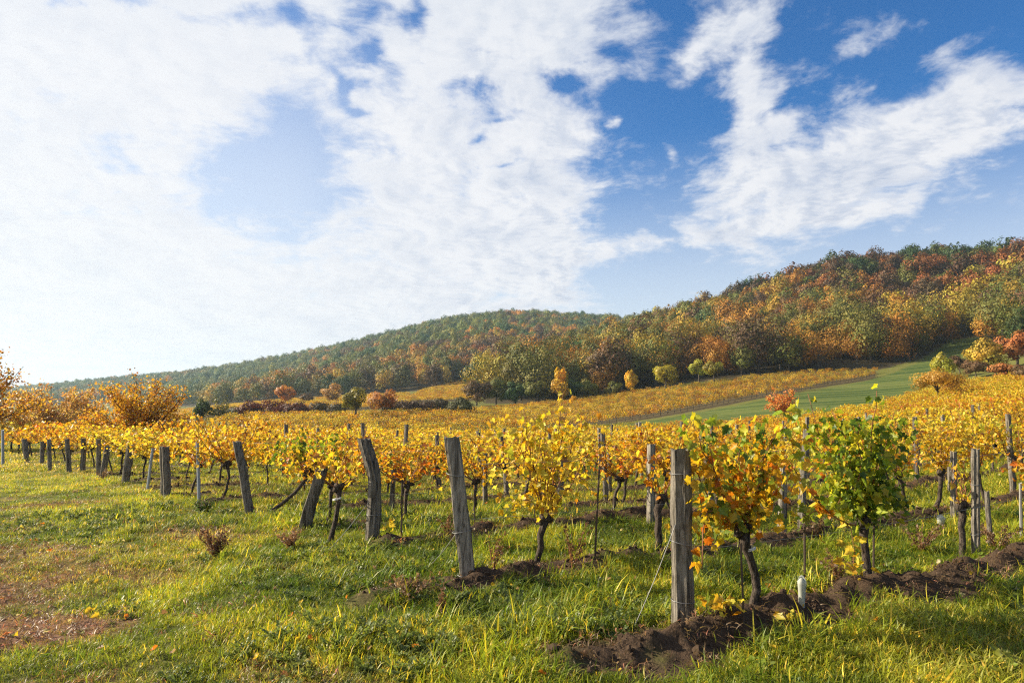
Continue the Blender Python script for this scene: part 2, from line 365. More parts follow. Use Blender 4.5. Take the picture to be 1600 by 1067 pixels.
# ------------------------------------------------------------------ mesh helpers
def mesh_np(name, V, F, mat, col=None, smooth=False):
    V = np.asarray(V, np.float32); me = bpy.data.meshes.new(name)
    if isinstance(F, np.ndarray):
        k = F.shape[1]; me.vertices.add(len(V)); me.vertices.foreach_set('co', V.ravel())
        me.loops.add(F.size); me.loops.foreach_set('vertex_index', F.ravel().astype(np.int32))
        me.polygons.add(len(F)); me.polygons.foreach_set('loop_start', np.arange(0, F.size, k, dtype=np.int32))
        me.update(calc_edges=True)
    else:
        me.from_pydata(V.tolist(), [], F)
    if col is not None:
        at_ = me.attributes.new('col', 'FLOAT_COLOR', 'POINT'); c4 = np.ones((len(V), 4), np.float32); c4[:, :3] = col; at_.data.foreach_set('color', c4.ravel())
    if smooth: me.polygons.foreach_set('use_smooth', np.ones(len(me.polygons), bool))
    if mat: me.materials.append(mat)
    return me
def link(name, me, parent=None, loc=None):
    o = bpy.data.objects.new(name, me); C.objects.link(o)
    if parent: o.parent = parent
    if loc is not None: o.location = loc
    o['tint'] = (1.0, 1.0, 1.0)
    return o
def tag(o, label=None, cat=None, group=None, kind=None):
    if label: o['label'] = label
    if cat: o['category'] = cat
    if group: o['group'] = group
    if kind: o['kind'] = kind
    return o
def empty(name, loc, rz=0, label=None, cat=None, group=None):
    o = bpy.data.objects.new(name, None); C.objects.link(o); o.location = loc; o.rotation_euler = (0, 0, rz); o.empty_display_size = .2
    return tag(o, label, cat, group)
class Parts:
    """collects vertices and faces of several shapes for ONE part"""
    def __init__(s): s.V = []; s.F = []; s.n = 0
    def add(s, V, F): s.V.append(np.asarray(V, float)); s.F += [tuple(i+s.n for i in f) for f in F]; s.n += len(V)
    def tube(s, P, rad, sides=6, rough=0.0, rng=None, cap=True, ph=0.0):
        P = np.asarray(P, float); n = len(P); rad = np.broadcast_to(np.asarray(rad, float), (n,))
        T_ = np.gradient(P, axis=0); T_ /= np.linalg.norm(T_, axis=1)[:, None]+1e-9
        ref = np.array([0, 1., 0]) if abs(T_[0, 1]) < .8 else np.array([1., 0, 0]); V = []
        for i in range(n):
            u = np.cross(ref, T_[i]); u /= np.linalg.norm(u)+1e-9; w = np.cross(T_[i], u); ref = w
            ref = np.cross(T_[i], u)
            for k in range(sides):
                a = 2*math.pi*k/sides+ph; r = rad[i]*(1+(rng.uniform(-rough, rough) if rng else 0))
                V.append(P[i]+r*(math.cos(a)*u+math.sin(a)*w))
            ref = w
        F = [(i*sides+k, i*sides+(k+1) % sides, (i+1)*sides+(k+1) % sides, (i+1)*sides+k) for i in range(n-1) for k in range(sides)]
        if cap: F += [tuple(range(sides-1, -1, -1)), tuple((n-1)*sides+k for k in range(sides))]
        s.add(V, F)
    def mesh(s, name, mat, smooth=True): return mesh_np(name, np.concatenate(s.V), s.F, mat, smooth=smooth)

# leaf templates: local x = across, y = towards tip, z = normal
def grape_leaf():
    pts = [(0,-.04),(.20,-.20),(.42,-.02),(.36,.16),(.56,.36),(.30,.46),(.24,.60),(0,.95),(-.24,.60),(-.30,.46),(-.56,.36),(-.36,.16),(-.42,-.02),(-.20,-.20)]
    V = [(0, .25, -.09)]+[(x, y, .30*abs(x)-.30*max(y-.4, 0)**1.3-.10*math.sin(9*x+4*y)) for x, y in pts]
    n = len(pts); return np.array(V, float), np.array([(0, 1+i, 1+(i+1) % n) for i in range(n)])
def simple_leaf():
    V = [(0, -.05, 0), (.45, .25, .12), (.28, .62, .06), (0, .95, -.05), (-.28, .62, .06), (-.45, .25, .12)]
    return np.array(V, float), np.array([(0, 1, 2), (0, 2, 3), (0, 3, 4), (0, 4, 5)])
def diamond():
    V = [(0, 0, 0), (.42, .5, .10), (0, 1, 0), (-.42, .5, .10)]
    return np.array(V, float), np.array([(0, 1, 2), (0, 2, 3)])
LEAF0, LEAF1, LEAF2 = grape_leaf(), simple_leaf(), diamond()
def norm(v): return v/(np.linalg.norm(v, axis=-1, keepdims=True)+1e-9)
def leaves(tpl, P, D, N, size, col):
    """many leaves at once: position, tip direction, normal, size, colour"""
    V0, F0 = tpl; n = len(P); D = norm(D); Xa = norm(np.cross(D, N)); Na = np.cross(Xa, D)
    V = P[:, None, :] + size[:, None, None]*(V0[None, :, 0:1]*Xa[:, None, :]+V0[None, :, 1:2]*D[:, None, :]+V0[None, :, 2:3]*Na[:, None, :])
    F = (F0[None]+(np.arange(n)*len(V0))[:, None, None]).reshape(-1, 3)
    return V.reshape(-1, 3), F, np.repeat(col, len(V0), axis=0)

# ------------------------------------------------------------------ scatter (only for what nobody could count)
def scatter(name, P, rot, scl, tint, sources, label, cat):
    n = len(P); me = bpy.data.meshes.new(name); me.vertices.add(n); me.vertices.foreach_set('co', np.asarray(P, np.float32).ravel())
    def attr(nm, typ, data, key): a = me.attributes.new(nm, typ, 'POINT'); a.data.foreach_set(key, np.asarray(data).ravel())
    attr('rot', 'FLOAT_VECTOR', np.asarray(rot, np.float32), 'vector')
    attr('scl', 'FLOAT_VECTOR', np.asarray(scl, np.float32), 'vector')
    c4 = np.ones((n, 4), np.float32); c4[:, :3] = tint; attr('tint', 'FLOAT_COLOR', c4, 'color')
    rs = np.random.RandomState(5); attr('pick', 'INT', rs.randint(0, len(sources), n).astype(np.int32), 'value')
    o = bpy.data.objects.new(name, me); C.objects.link(o)
    ng = bpy.data.node_groups.new(name, 'GeometryNodeTree')
    ng.interface.new_socket('Geometry', in_out='INPUT', socket_type='NodeSocketGeometry'); ng.interface.new_socket('Geometry', in_out='OUTPUT', socket_type='NodeSocketGeometry')
    N = ng.nodes; L = ng.links; gi = N.new('NodeGroupInput'); go = N.new('NodeGroupOutput')
    ip = N.new('GeometryNodeInstanceOnPoints'); jn = N.new('GeometryNodeJoinGeometry')
    for s in sources:
        oi = N.new('GeometryNodeObjectInfo'); oi.inputs[0].default_value = s; oi.inputs['As Instance'].default_value = True; L.new(oi.outputs['Geometry'], jn.inputs[0])
    def named(nm, typ):
        a = N.new('GeometryNodeInputNamedAttribute'); a.data_type = typ; a.inputs[0].default_value = nm; return a.outputs[0]
    L.new(gi.outputs[0], ip.inputs['Points']); L.new(jn.outputs[0], ip.inputs['Instance']); ip.inputs['Pick Instance'].default_value = True
    L.new(named('pick', 'INT'), ip.inputs['Instance Index']); L.new(named('scl', 'FLOAT_VECTOR'), ip.inputs['Scale'])
    er = N.new('FunctionNodeEulerToRotation'); L.new(named('rot', 'FLOAT_VECTOR'), er.inputs[0]); L.new(er.outputs[0], ip.inputs['Rotation'])
    L.new(ip.outputs[0], go.inputs[0])
    md = o.modifiers.new('scatter', 'NODES'); md.node_group = ng
    return tag(o, label, cat, None, 'stuff')
def source(name, me):
    o = bpy.data.objects.new(name, me); return o          # only a shape for scatter(), not placed in the scene

EDGE = [(-200,640,820),(200,628,640),(340,628,330),(380,624,290),(600,616,275),(640,606,270),(745,597,225),(760,625,165),(850,629,158),(950,612,160),(1080,598,165),(1150,588,160),(1250,582,165),(1380,576,172),(1440,556,190),(1490,530,225),(1540,526,215),(1580,560,170),(1700,585,140)]
def edge_of_wood(az):
    return np.interp(az, [math.degrees(math.atan((e[0]-800)/FPX)) for e in EDGE], [e[2] for e in EDGE])

# ------------------------------------------------------------------ ground: one sheet to the horizon
def build_ground():
    az = np.concatenate([np.arange(-180, -50, 4.), np.arange(-50, 50, .38), np.arange(50, 180, 4.)])
    rho = np.concatenate([np.linspace(.6, 2.5, 8), np.exp(np.arange(math.log(2.6), math.log(14), .0065)), np.exp(np.arange(math.log(14), math.log(2600), .012)), [2600., 3500., 5000.]])
    A, Rr = np.meshgrid(np.radians(az), rho, indexing='ij'); x = (np.sin(A)*Rr).ravel(); y = (np.cos(A)*Rr).ravel()
    z = Hg(x, y); _, soil = ridges(x, y)
    r = np.hypot(x, y); ang = np.degrees(np.arctan2(x, y))
    dry = dryness(x, y); strip = inpoly(x, y, STRIP).astype(float)
    dfar = ((r > 62) & (ang > -60) & (ang < 60)).astype(float)
    vin = inpoly(x, y, MIDV) | inpoly(x, y, FARV[0]) | inpoly(x, y, FARV[1]) | in_near_vineyard(x, y)
    wood = np.where((r > edge_of_wood(ang)-6) & ~vin & (strip < .5), 1.0, 0.0)
    vsoil = np.where(inpoly(x, y, MIDV) | inpoly(x, y, FARV[0]) | inpoly(x, y, FARV[1]), .8, 0)
    soil = np.maximum(soil, vsoil)
    na, nr = len(az), len(rho); idx = np.arange(na*nr).reshape(na, nr); nx = np.roll(idx, -1, 0)
    F = np.stack([idx[:, :-1], idx[:, 1:], nx[:, 1:], nx[:, :-1]], -1).reshape(-1, 4)
    V = np.stack([x, y, z], 1)
    me = mesh_np('ground', V, F, M_GROUND, smooth=True)
    a = me.attributes.new('zones', 'FLOAT_COLOR', 'POINT'); a.data.foreach_set('color', np.stack([soil, dry, strip, wood], 1).astype(np.float32).ravel())
    o = link('ground', me); tag(o, 'grassy headland with tilled soil strips under the vine rows', 'ground', kind='structure')
def dryness(x, y):
    """worn brown wheel track along the headland at the left"""
    u = np.asarray(x)/np.maximum(np.asarray(y), .5); r = np.hypot(x, y)
    d = sstep(-.57, -.80, u + (fbm(np.asarray(x)*.9, np.asarray(y)*.9, 51, 4)-.5)*.55 + np.clip((r-6)*.022, -.06, .5))
    t = np.asarray(x)*ET[0]+np.asarray(y)*ET[1]
    patch = sstep(.54, .66, fbm(np.asarray(x)*.75+3, np.asarray(y)*.95, 53, 4))*sstep(2.6, .8, t)*.5*(1-sstep(15, 26, r))
    return np.clip(np.maximum(d*1.2, patch), 0, 1)
def edge_rho(az):
    a = [math.degrees(math.atan2(p[0], p[1])) for p in NEAR_EDGE]; r = [math.hypot(*p) for p in NEAR_EDGE]
    return np.interp(az, [-60, -36, -10, 5, 15]+a, [50, 52, 66, 68, 70]+r)
def in_near_vineyard(x, y):
    x = np.asarray(x); y = np.asarray(y); t = x*ET[0]+y*ET[1]; n = x*EN[0]+y*EN[1]
    st = np.interp(n, *RS)
    return (n > 3.5) & (t > st) & (np.hypot(x, y) < edge_rho(np.degrees(np.arctan2(x, y))))
build_ground()

# ------------------------------------------------------------------ vines
YEL = np.array([(.68,.50,.03),(.74,.60,.08),(.62,.37,.02),(.56,.25,.015),(.44,.41,.035),(.28,.15,.04)]); YW = np.array([.36,.26,.14,.05,.14,.05])
ORA = np.array([(.62,.39,.025),(.58,.27,.015),(.50,.16,.015),(.66,.48,.04),(.28,.11,.03)]); OW = np.array([.3,.24,.12,.26,.08])
GRN = np.array([(.13,.20,.02),(.24,.31,.025),(.38,.40,.03),(.58,.50,.03),(.075,.13,.018)]); GW = np.array([.24,.26,.24,.16,.10])
MIXP = np.array([(.62,.42,.025),(.60,.30,.015),(.24,.27,.03),(.14,.2,.025),(.52,.17,.012)]); MW = np.array([.38,.2,.18,.14,.10])
def pal(rs, n, P, W):
    c = P[rs.choice(len(P), n, p=W/W.sum())]; return np.clip(c*rs.uniform(.72, 1.2, (n, 1))*rs.uniform(.9, 1.1, (n, 3)), 0, .9)
def bez(p0, p1, p2, n):
    t = np.linspace(0, 1, n)[:, None]; return (1-t)**2*p0+2*t*(1-t)*p1+t*t*p2
def make_vine(seed, nleaf, tpl, lsize, palette, h=1.62, spread=.62, thick=.24, head=.62, ncane=9, trunk_pts=None, low=.62, fill=.45, green_top=None, bushy=0.0, sides=6):
    """-> trunk mesh, cane mesh, foliage mesh; x runs along the trellis row"""
    rs = np.random.RandomState(seed); rng = random.Random(seed)
    tr = Parts()
    if trunk_pts is None:
        dx, dy = rs.uniform(-.14, .14), rs.uniform(-.06, .06)
        zs = np.linspace(-.08, head, 7); P = np.stack([np.cumsum(rs.uniform(-.03, .03, 7))+dx*(1-zs/head), dy*(1-zs/head)+rs.uniform(-.012, .012, 7), zs], 1); P[-1, :2] *= .3
    else: P = np.array(trunk_pts, float)
    hd = P[-1]
    tr.tube(P, np.interp(np.linspace(0, 1, len(P)), [0, .15, .7, 1], [.046, .034, .030, .044])*rs.uniform(.9, 1.25)*(1 if sides > 6 else .74), sides+1, .18, rng)
    tr.tube(np.array([hd+(-.07, 0, -.03), hd+(-.03, .01, .03), hd+(.03, -.01, .035), hd+(.08, 0, .0)]), [.025, .05, .048, .025], sides+1, .25, rng)
    cn = Parts(); lp = []; ld = []; ln = []; allc = []
    for i in range(ncane):
        s = -1 if i % 2 else 1
        ex = s*rs.uniform(.05, spread) ; ez = rs.uniform(.78, 1.04)*h*(1.13 if i % 5 == 0 else 1)
        mid = np.array([hd[0]+ex*rs.uniform(.3, .9), rs.uniform(-.08, .08), head+(ez-head)*rs.uniform(.3, .6)])
        end = np.array([hd[0]+ex*1.1, rs.uniform(-thick, thick), ez])
        if i < bushy*ncane: end = np.array([hd[0]+ex*1.15, rs.uniform(-thick, thick)*1.4, rs.uniform(low-.1, head+.5)]); mid[2] = head+rs.uniform(.35, .6)
        c = bez(hd, mid, end, 9); c[1:, :2] += rs.normal(0, .012, (8, 2)); allc.append(c)
        cn.tube(c, np.linspace(.009, .004, 9), 4)
    allc = np.array(allc)
    n1 = int(nleaf*(1-fill)); ci = rs.randint(0, ncane, n1); f = rs.uniform(.15, 1, n1)*8; i0 = np.minimum(f.astype(int), 7); fr = (f-i0)[:, None]
    P1 = allc[ci, i0]*(1-fr)+allc[ci, i0+1]*fr + rs.normal(0, 1, (n1, 3))*np.array([.055, .065, .05])
    n2 = nleaf-n1; P2 = np.stack([hd[0]+rs.uniform(-1, 1, n2)*spread*1.05, rs.normal(0, thick*.55, n2), low+(h-low)*rs.beta(1.5, 1.3, n2)], 1)
    P_ = np.concatenate([P1, P2]); n = len(P_)
    out = np.stack([rs.normal(0, .5, n), np.sign(P_[:, 1]+rs.normal(0, .1, n))*rs.uniform(.2, 1, n), rs.uniform(-.1, .9, n)], 1)
    D = np.stack([rs.normal(0, .7, n), rs.normal(0, .55, n), -np.abs(rs.normal(.5, .5, n))], 1)
    col = pal(rs, n, *palette)
    if green_top is not None:
        g = rs.uniform(0, 1, n) < sstep(green_top-.25, green_top+.25, P_[:, 2]); col[g] = pal(rs, int(g.sum()), GRN, GW)
    V, F, c = leaves(tpl, P_, D, norm(out), lsize*rs.uniform(.6, 1.25, n), col)
    return tr.mesh('trunk', M_BARK), cn.mesh('cane', M_CANE), mesh_np('foliage', V, F, M_LEAF, c)
def place_vine(meshes, x, y, rz, label, group, tint=(1, 1, 1), scale=(1, 1, 1), z=None):
    o = empty('grapevine', (x, y, gz(x, y) if z is None else z), rz, label, 'grapevine', group); o.scale = scale
    for nm, me in zip(('trunk', 'cane', 'foliage'), meshes):
        c = link(nm, me, o); c['tint'] = tint
    return o
ORD = 'zeroth first second third fourth fifth sixth seventh eighth ninth tenth eleventh twelfth thirteenth fourteenth fifteenth sixteenth seventeenth eighteenth nineteenth twentieth'.split()
TENS = {2: 'twenty', 3: 'thirty', 4: 'forty', 5: 'fifty', 6: 'sixty', 7: 'seventy', 8: 'eighty', 9: 'ninety'}
def ordw(i):
    if i <= 20: return ORD[i]
    t, u = divmod(i, 10); return TENS[t]+'-'+ORD[u] if u else TENS[t][:-1]+'ieth'
HEROES = []     # (x, y) already planted
def hero(px, py, meshes, label, tint=(1, 1, 1), scale=(1, 1, 1)):
    p = at(px, py); HEROES.append(p); return place_vine(meshes, p[0], p[1], ROWA, label, 'grapevines in the near rows', tint, scale, z=float(H0(p[0], p[1])))
VG = 'grapevines in the near rows'
hero(1172, 975, make_vine(101, 780, LEAF0, .070, (MIXP, MW), 1.66, .62, .22, .66, 12, [(-.01,0,-.1),(.01,0,.08),(.085,0,.25),(.085,.01,.37),(.03,0,.5),(-.03,0,.61),(-.045,0,.72)], .60, .35, 1.42, .3, 8),
     'curved-trunk grapevine, green above and orange below, right of the nearest thick post')
hero(1357, 925, make_vine(102, 1120, LEAF0, .070, (GRN, GW), 1.62, .52, .27, .62, 14, [(.0,0,-.1),(.01,0,.10),(-.01,0,.3),(.0,.02,.48),(-.02,0,.62)], .62, .5, 1.0, .25, 8),
     'bushy grapevine still mostly green, beside the white plastic guard')
def arching_cane():
    c = bez(np.array([-.02, 0, .60]), np.array([-.58, -.03, .62]), np.array([-1.08, -.02, 1.30]), 14); b = Parts(); b.tube(c, np.linspace(.009, .004, 14), 5)
    o = next(q for q in SC.objects if str(q.get('label', '')).startswith('bushy grapevine still')); link('cane', b.mesh('cane', M_CANE), o)
    rs = np.random.RandomState(44); n = 26; P = c[rs.randint(3, 14, n)]+rs.normal(0, .03, (n, 3)); D = rs.normal(0, .6, (n, 3)); D[:, 2] = -abs(D[:, 2])-.2
    V, F, cc = leaves(LEAF0, P, D, norm(rs.normal(0, .5, (n, 3))+np.array([0, -.6, .4])), .075*rs.uniform(.6, 1.2, n), pal(rs, n, ORA, OW)); link('foliage', mesh_np('foliage', V, F, M_LEAF, cc), o)
arching_cane()
hero(842, 888, make_vine(103, 620, LEAF0, .066, (YEL, YW), 1.66, .66, .22, .46, 12, [(-.04,0,-.08),(-.02,0,.08),(.03,0,.22),(.02,0,.33),(.09,.01,.48)], .55, .35, None, .15, 8),
     'tall yellow grapevine with a forked low trunk, right of the split timber post')
hero(1507, 872, make_vine(104, 26, LEAF0, .07, (YEL, YW), 1.0, .25, .12, .55, 7, None, .5, .1, None, 0, 7), 'nearly bare young grapevine just left of the tall post at far right')
hero(1037, 862, make_vine(105, 90, LEAF0, .07, (ORA, OW), 1.2, .45, .15, .60, 6, None, .8, .3, None, 0, 7), 'almost leafless dark grapevine stump behind the nearest thick post')
hero(521, 852, make_vine(106, 70, LEAF0, .07, (YEL, YW), 1.15, .35, .15, .66, 4, [(-.05,0,-.08),(-.03,0,.1),(.02,0,.3),(.05,0,.5),(.06,0,.68)], .8, .4, None, 0, 8), 'stubby grapevine with a swollen dark head and white tie, left of the crooked post')
hero(470, 800, make_vine(107, 520, LEAF0, .068, (YEL, YW), 1.22, .62, .26, .6, 10, [(-.62,0,-.05),(-.5,0,.04),(-.3,.02,.16),(-.1,0,.33),(.05,0,.52),(.12,0,.66)], .52, .5, .9, .3, 8), 'sprawling grapevine with a nearly lying trunk, over the right-leaning post')

HEROES.append(at_depth(222, 33))
VAR0 = [make_vine(200+i, [330, 230, 390, 290, 170][i % 5], LEAF0, .070, [(YEL, YW), (ORA, OW), (YEL, YW), (MIXP, MW)][i % 4], 1.27+.07*(i % 3), .76, .20, .58, 11, None, .58, .45, None, .1) for i in range(10)]
VAR1 = [make_vine(300+i, [290, 220, 330, 170][(i*3) % 4], LEAF1, .080, [(YEL, YW), (ORA, OW), (YEL, YW), (YEL, YW)][i % 4], 1.27+.06*(i % 3), .78, .20, .58, 8, None, .60, .5, None, .1, 4) for i in range(8)]
VCOL = ['golden', 'orange', 'golden', 'mixed']
def low_vine(seed, n, size, palette):
    rs = np.random.RandomState(seed); P = np.stack([rs.uniform(-.62, .62, n), rs.normal(0, .17, n), .55+.78*rs.beta(1.5, 1.3, n)], 1)
    out = np.stack([rs.normal(0, .5, n), np.sign(P[:, 1])*rs.uniform(.2, 1, n), rs.uniform(-.1, .9, n)], 1); D = np.stack([rs.normal(0, .7, n), rs.normal(0, .5, n), -np.abs(rs.normal(.5, .5, n))], 1)
    V, F, c = leaves(LEAF2, P, D, norm(out), size*rs.uniform(.7, 1.2, n), pal(rs, n, *palette))
    b = Parts(); b.tube([(0, 0, -.1), (.04, 0, .3), (0, 0, .7)], [.04, .035, .04], 4); me0 = b.mesh('t', M_BARK)
    Vt = np.array([v.co[:] for v in me0.vertices]); Ft = []
    for p in me0.polygons:
        q = list(p.vertices); Ft += [(q[0], q[j], q[j+1]) for j in range(1, len(q)-1)]
    V2 = np.concatenate([V, Vt]); F2 = np.concatenate([F, np.array(Ft)+len(V)]); c2 = np.concatenate([c, np.full((len(Vt), 3), .06)])
    return source('vine_shape', mesh_np('vine_shape', V2, F2, M_LEAF, c2))
LOWV = [low_vine(400+i, 150, .125, [(YEL, YW), (ORA, OW), (YEL, YW)][i % 3]) for i in range(6)]
LOWV2 = [low_vine(420+i, 100, .16, [(YEL, YW), (ORA, OW), (YEL, YW)][i % 3]) for i in range(6)]
def vine_tint(x, y):
    a = fbm(np.asarray(x)*.11, np.asarray(y)*.11, 61, 3); b = fbm(np.asarray(x)*.5, np.asarray(y)*.5, 63, 2)
    k = sstep(.45, .7, a*.7+b*.3)[..., None]
    return np.array([1.0, 1.0, 1.0])*(1-k)+np.array([1.0, .84, .8])*k
def plant_rows():
    cand = []
    rs = np.random.RandomState(77)
    for k, nk in enumerate(ROW_N):
        t = row_start(nk)+.45; cnt = 0
        while t < 130:
            cnt += 1
            j = rs.uniform(-.12, .12); x, y = ET*(t+j)+EN*nk; t += 1.08
            if y < 2 or not in_near_vineyard(x, y): continue
            if k == 0 and t < 9.3: continue
            if k == 1 and t < 9.0 and t > 3.6: continue
            if k == 2 and t < 4.4: continue
            if rs.uniform() < (.18 if k < 8 else .08): continue
            if any((x-h[0])**2+(y-h[1])**2 < .5 for h in HEROES) or math.hypot(x-HEROES[-1][0], y-HEROES[-1][1]) < 2.4: continue
            z = float(H0(x, y)); px, py, Y = to_px(x, y, z+1.2)
            if Y < 1 or px < -130 or px > 1740: continue
            cand.append((math.hypot(x, y), k, cnt, x, y))
    cand.sort(); near = cand[:292]; far = cand[292:]
    for d, k, cnt, x, y in near:
        i = rs.randint(0, 10) if d < 15 else rs.randint(0, 8)
        V = VAR0[i] if d < 15 else VAR1[i]
        cn = VCOL[i % 4] if d < 15 else ('orange' if i % 4 == 1 else 'golden')
        tn = vine_tint(x, y)
        w = 'headland' 
        place_vine(V, x, y, ROWA+(math.pi if rs.uniform() < .5 else 0), f'{cn} grapevine, {ordw(cnt)} from the headland in the {ordw(k+1)} trellis row back', VG, tuple(float(v) for v in tn), (float(rs.uniform(.88, 1.1)), float(rs.uniform(.85, 1.2)), float(rs.uniform(.84, 1.10))*float(np.interp(float(to_px(x, y, 1.0)[0]), [350, 700, 1300, 1500], [1, .85, .87, .95]))))
    P = np.array([(x, y) for d, k, c, x, y in far]); rng_ = np.array([d for d, *_ in far])
    return P, rng_
FARP, FARD = plant_rows()
def mid_rows():
    a, b = at(900, 666), at(1360, 592); u = (b-a)/np.linalg.norm(b-a); v = np.array([-u[1], u[0]])
    out = []
    for i in range(-4, 60):
        t = np.arange(-170, 170, 1.35); p = a+t[:, None]*u+(1.2+i*2.9)*v
        ok = inpoly(p[:, 0], p[:, 1], MIDV); out.append(p[ok])
    M = np.concatenate(out)
    a2, b2 = at_depth(560, 200), at_depth(735, 270); u = (b2-a2)/np.linalg.norm(b2-a2); v = np.array([-u[1], u[0]]); F = []
    for i in range(-70, 70):
        t = np.arange(-260, 260, 1.3); p = a2+t[:, None]*u+i*2.6*v
        F.append(p[inpoly(p[:, 0], p[:, 1], FARV[0]) | inpoly(p[:, 0], p[:, 1], FARV[1])])
    return M, np.concatenate(F)
MIDP, FAR2 = mid_rows()
def scatter_vines(name, P, src, label, rz, seed, s=1.0, mul=1.0):
    rs = np.random.RandomState(seed); n = len(P); P = P+rs.normal(0, .08, P.shape); z = H0(P[:, 0], P[:, 1])
    rot = np.zeros((n, 3)); rot[:, 2] = rz+rs.normal(0, .15, n)+np.where(rs.uniform(0, 1, n) < .5, math.pi, 0)
    scl = rs.uniform(.86, 1.14, (n, 3))*s; scl[:, 2] *= np.interp(to_px(P[:, 0], P[:, 1], z)[0], [350, 700, 1300, 1500], [1, .86, .88, .95])
    tint = vine_tint(P[:, 0], P[:, 1])*rs.uniform(.8, 1.08, (n, 1))*mul
    return scatter(name, np.column_stack([P, z]), rot, scl, tint, src, label, 'vineyard')
allP = np.concatenate([FARP, MIDP, FAR2])
angs = np.concatenate([np.full(len(FARP), ROWA), np.full(len(MIDP)+len(FAR2), ROWA)])
rsm = np.random.RandomState(12)
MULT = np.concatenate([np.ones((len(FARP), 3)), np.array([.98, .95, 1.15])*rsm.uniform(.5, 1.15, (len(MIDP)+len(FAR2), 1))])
scatter_vines('vineyard', allP, LOWV+LOWV2, 'golden rows of grapevines receding across the valley behind the near rows', angs, 9, 1.0, MULT)

# ------------------------------------------------------------------ posts, stakes, wires
def make_post(bend, w, mat, seed, square=False, sides=14, seg=22, metal=False):
    """bend: list of points from the foot up"""
    rs = np.random.RandomState(seed); P0 = np.array(bend, float); t0 = np.linspace(0, 1, len(P0)); t = np.linspace(0, 1, seg)
    P = np.stack([np.interp(t, t0, P0[:, i]) for i in range(3)], 1)
    for _ in range(3): P[1:-1] = (P[:-2]+2*P[1:-1]+P[2:])/4
    V = []; prof = 1+rs.uniform(-.10, .10, sides)
    cr = rs.randint(0, sides, 3)
    if not metal: prof[cr] -= .16
    for i in range(seg):
        for k in range(sides):
            a = 2*math.pi*(k+.5)/sides; r = w/2
            if square: r = w/2/max(abs(math.cos(a)), abs(math.sin(a)))*.92; r = min(r, w*.62)
            r *= prof[k] if not square else (1+(prof[k]-1)*.5)
            r *= 1+.06*math.sin(i*.7+k*.5+seed)+(rs.uniform(-.02, .02) if not metal else 0)
            r *= 1.06-.10*t[i]
            V.append((P[i, 0]+r*math.cos(a), P[i, 1]+r*math.sin(a), P[i, 2]+(rs.uniform(-.012, .016) if i == seg-1 else 0)))
    F = [(i*sides+k, i*sides+(k+1) % sides, (i+1)*sides+(k+1) % sides, (i+1)*sides+k) for i in range(seg-1) for k in range(sides)]
    V.append(tuple(P[-1]+np.array([.2*w*rs.uniform(-.3, .3), 0, -.008]))); c = len(V)-1
    F += [((seg-1)*sides+k, (seg-1)*sides+(k+1) % sides, c) for k in range(sides)]
    return mesh_np('post', V, F, mat, smooth=False), P
def px_h(p, z0, py):
    """height of the point above ground spot p seen at photograph row py"""
    D = px_dir(800, py); return CAMZ+p[1]*D[2]/D[1]-z0
def post(bx, by, tx, ty, wpx, label, group='weathered wooden trellis posts', mat=None, seed=0, square=False, curve=0.0, wraps=(), name='trellis_post', cat='post', metal=False, sides=14, dirt=True):
    p = at(bx, by); z0 = float(H0(p[0], p[1])); h = px_h(p, z0, ty); w = wpx/FPX*p[1]
    dx = (tx-bx)/FPX*p[1] + p[0]*0
    # the top's sideways shift, seen at the post's own depth
    zt = z0+h; Yc = p[1]*math.cos(PITCH)+(zt-CAMZ)*math.sin(PITCH); dx = (tx-800)/FPX*Yc-p[0]
    ln = np.random.RandomState(seed).uniform(-.04, .04)
    pts = [(-.12*dx/max(h, .3), 0, -.12), (0, 0, 0), (dx*.3+curve*.4*w, ln*.3, h*.33), (dx*.62+curve*.55*w, ln*.6, h*.66), (dx, ln, h)]
    me, P = make_post(pts, w, mat or M_POST, seed+1, square, metal=metal, sides=sides)
    o = link(name, me, None, (p[0], p[1], z0)); tag(o, label, cat, group)
    for f in wraps:
        q = P[int(f*(len(P)-1))]; b = Parts(); a = np.linspace(0, 2*math.pi, 17); tl = np.random.RandomState(int(f*100)).uniform(-.02, .02)
        rr = w*.57 if not square else w*.64
        b.tube(np.stack([q[0]+rr*np.cos(a), q[1]+rr*np.sin(a), q[2]+tl*np.cos(a)], 1), .0028, 4, cap=False)
        wr = link('wire_wrap', b.mesh('wire_wrap', M_WIRE), o)
    return o, p, z0, h, P
WP = 'weathered wooden trellis posts'
P1 = post(1068, 988, 1062, 702, 31, 'thick grey end post standing nearest the camera, guy wire on it', seed=11, wraps=(.42, .62, .93), sides=20)
P2 = post(732, 912, 706, 683, 25, 'square split-timber post leaning left, three wire bands around it', mat=M_POST2, seed=12, square=True, wraps=(.33, .57, .84), sides=20)
P3 = post(579, 854, 568, 686, 21, 'crooked grey post whose upper half bends to the left', seed=13, curve=1.1, wraps=(.5, .3), sides=18)
P4 = post(474, 827, 503, 732, 19, 'short post leaning right with its top lost in yellow leaves', seed=14, sides=16)
P5 = post(390, 803, 369, 690, 14, 'slim post leaning left beside the lying vine trunk', seed=15)
P6 = post(260, 779, 257, 698, 14, 'broad dark stump-like post left of the thin steel post', seed=17)
post(195, 756, 205, 695, 11, 'right-leaning post next to the slanted thin metal stake', seed=19)
post(160, 748, 168, 697, 9, 'right-leaning post touching a straight slim one, under the orange tree', seed=20)
post(154, 744, 155, 686, 7, 'straight slim post just left of the right-leaning one under the orange tree', seed=21)
post(129, 739, 131, 685, 7, 'upright post alone between the pale and the bushy orange trees', seed=22)
post(108, 740, 104, 686, 7, 'post with a knotted vine wrapped round its foot', seed=23)
post(78, 737, 75, 687, 6, 'slender post, right one of a close pair near the left edge', seed=24)
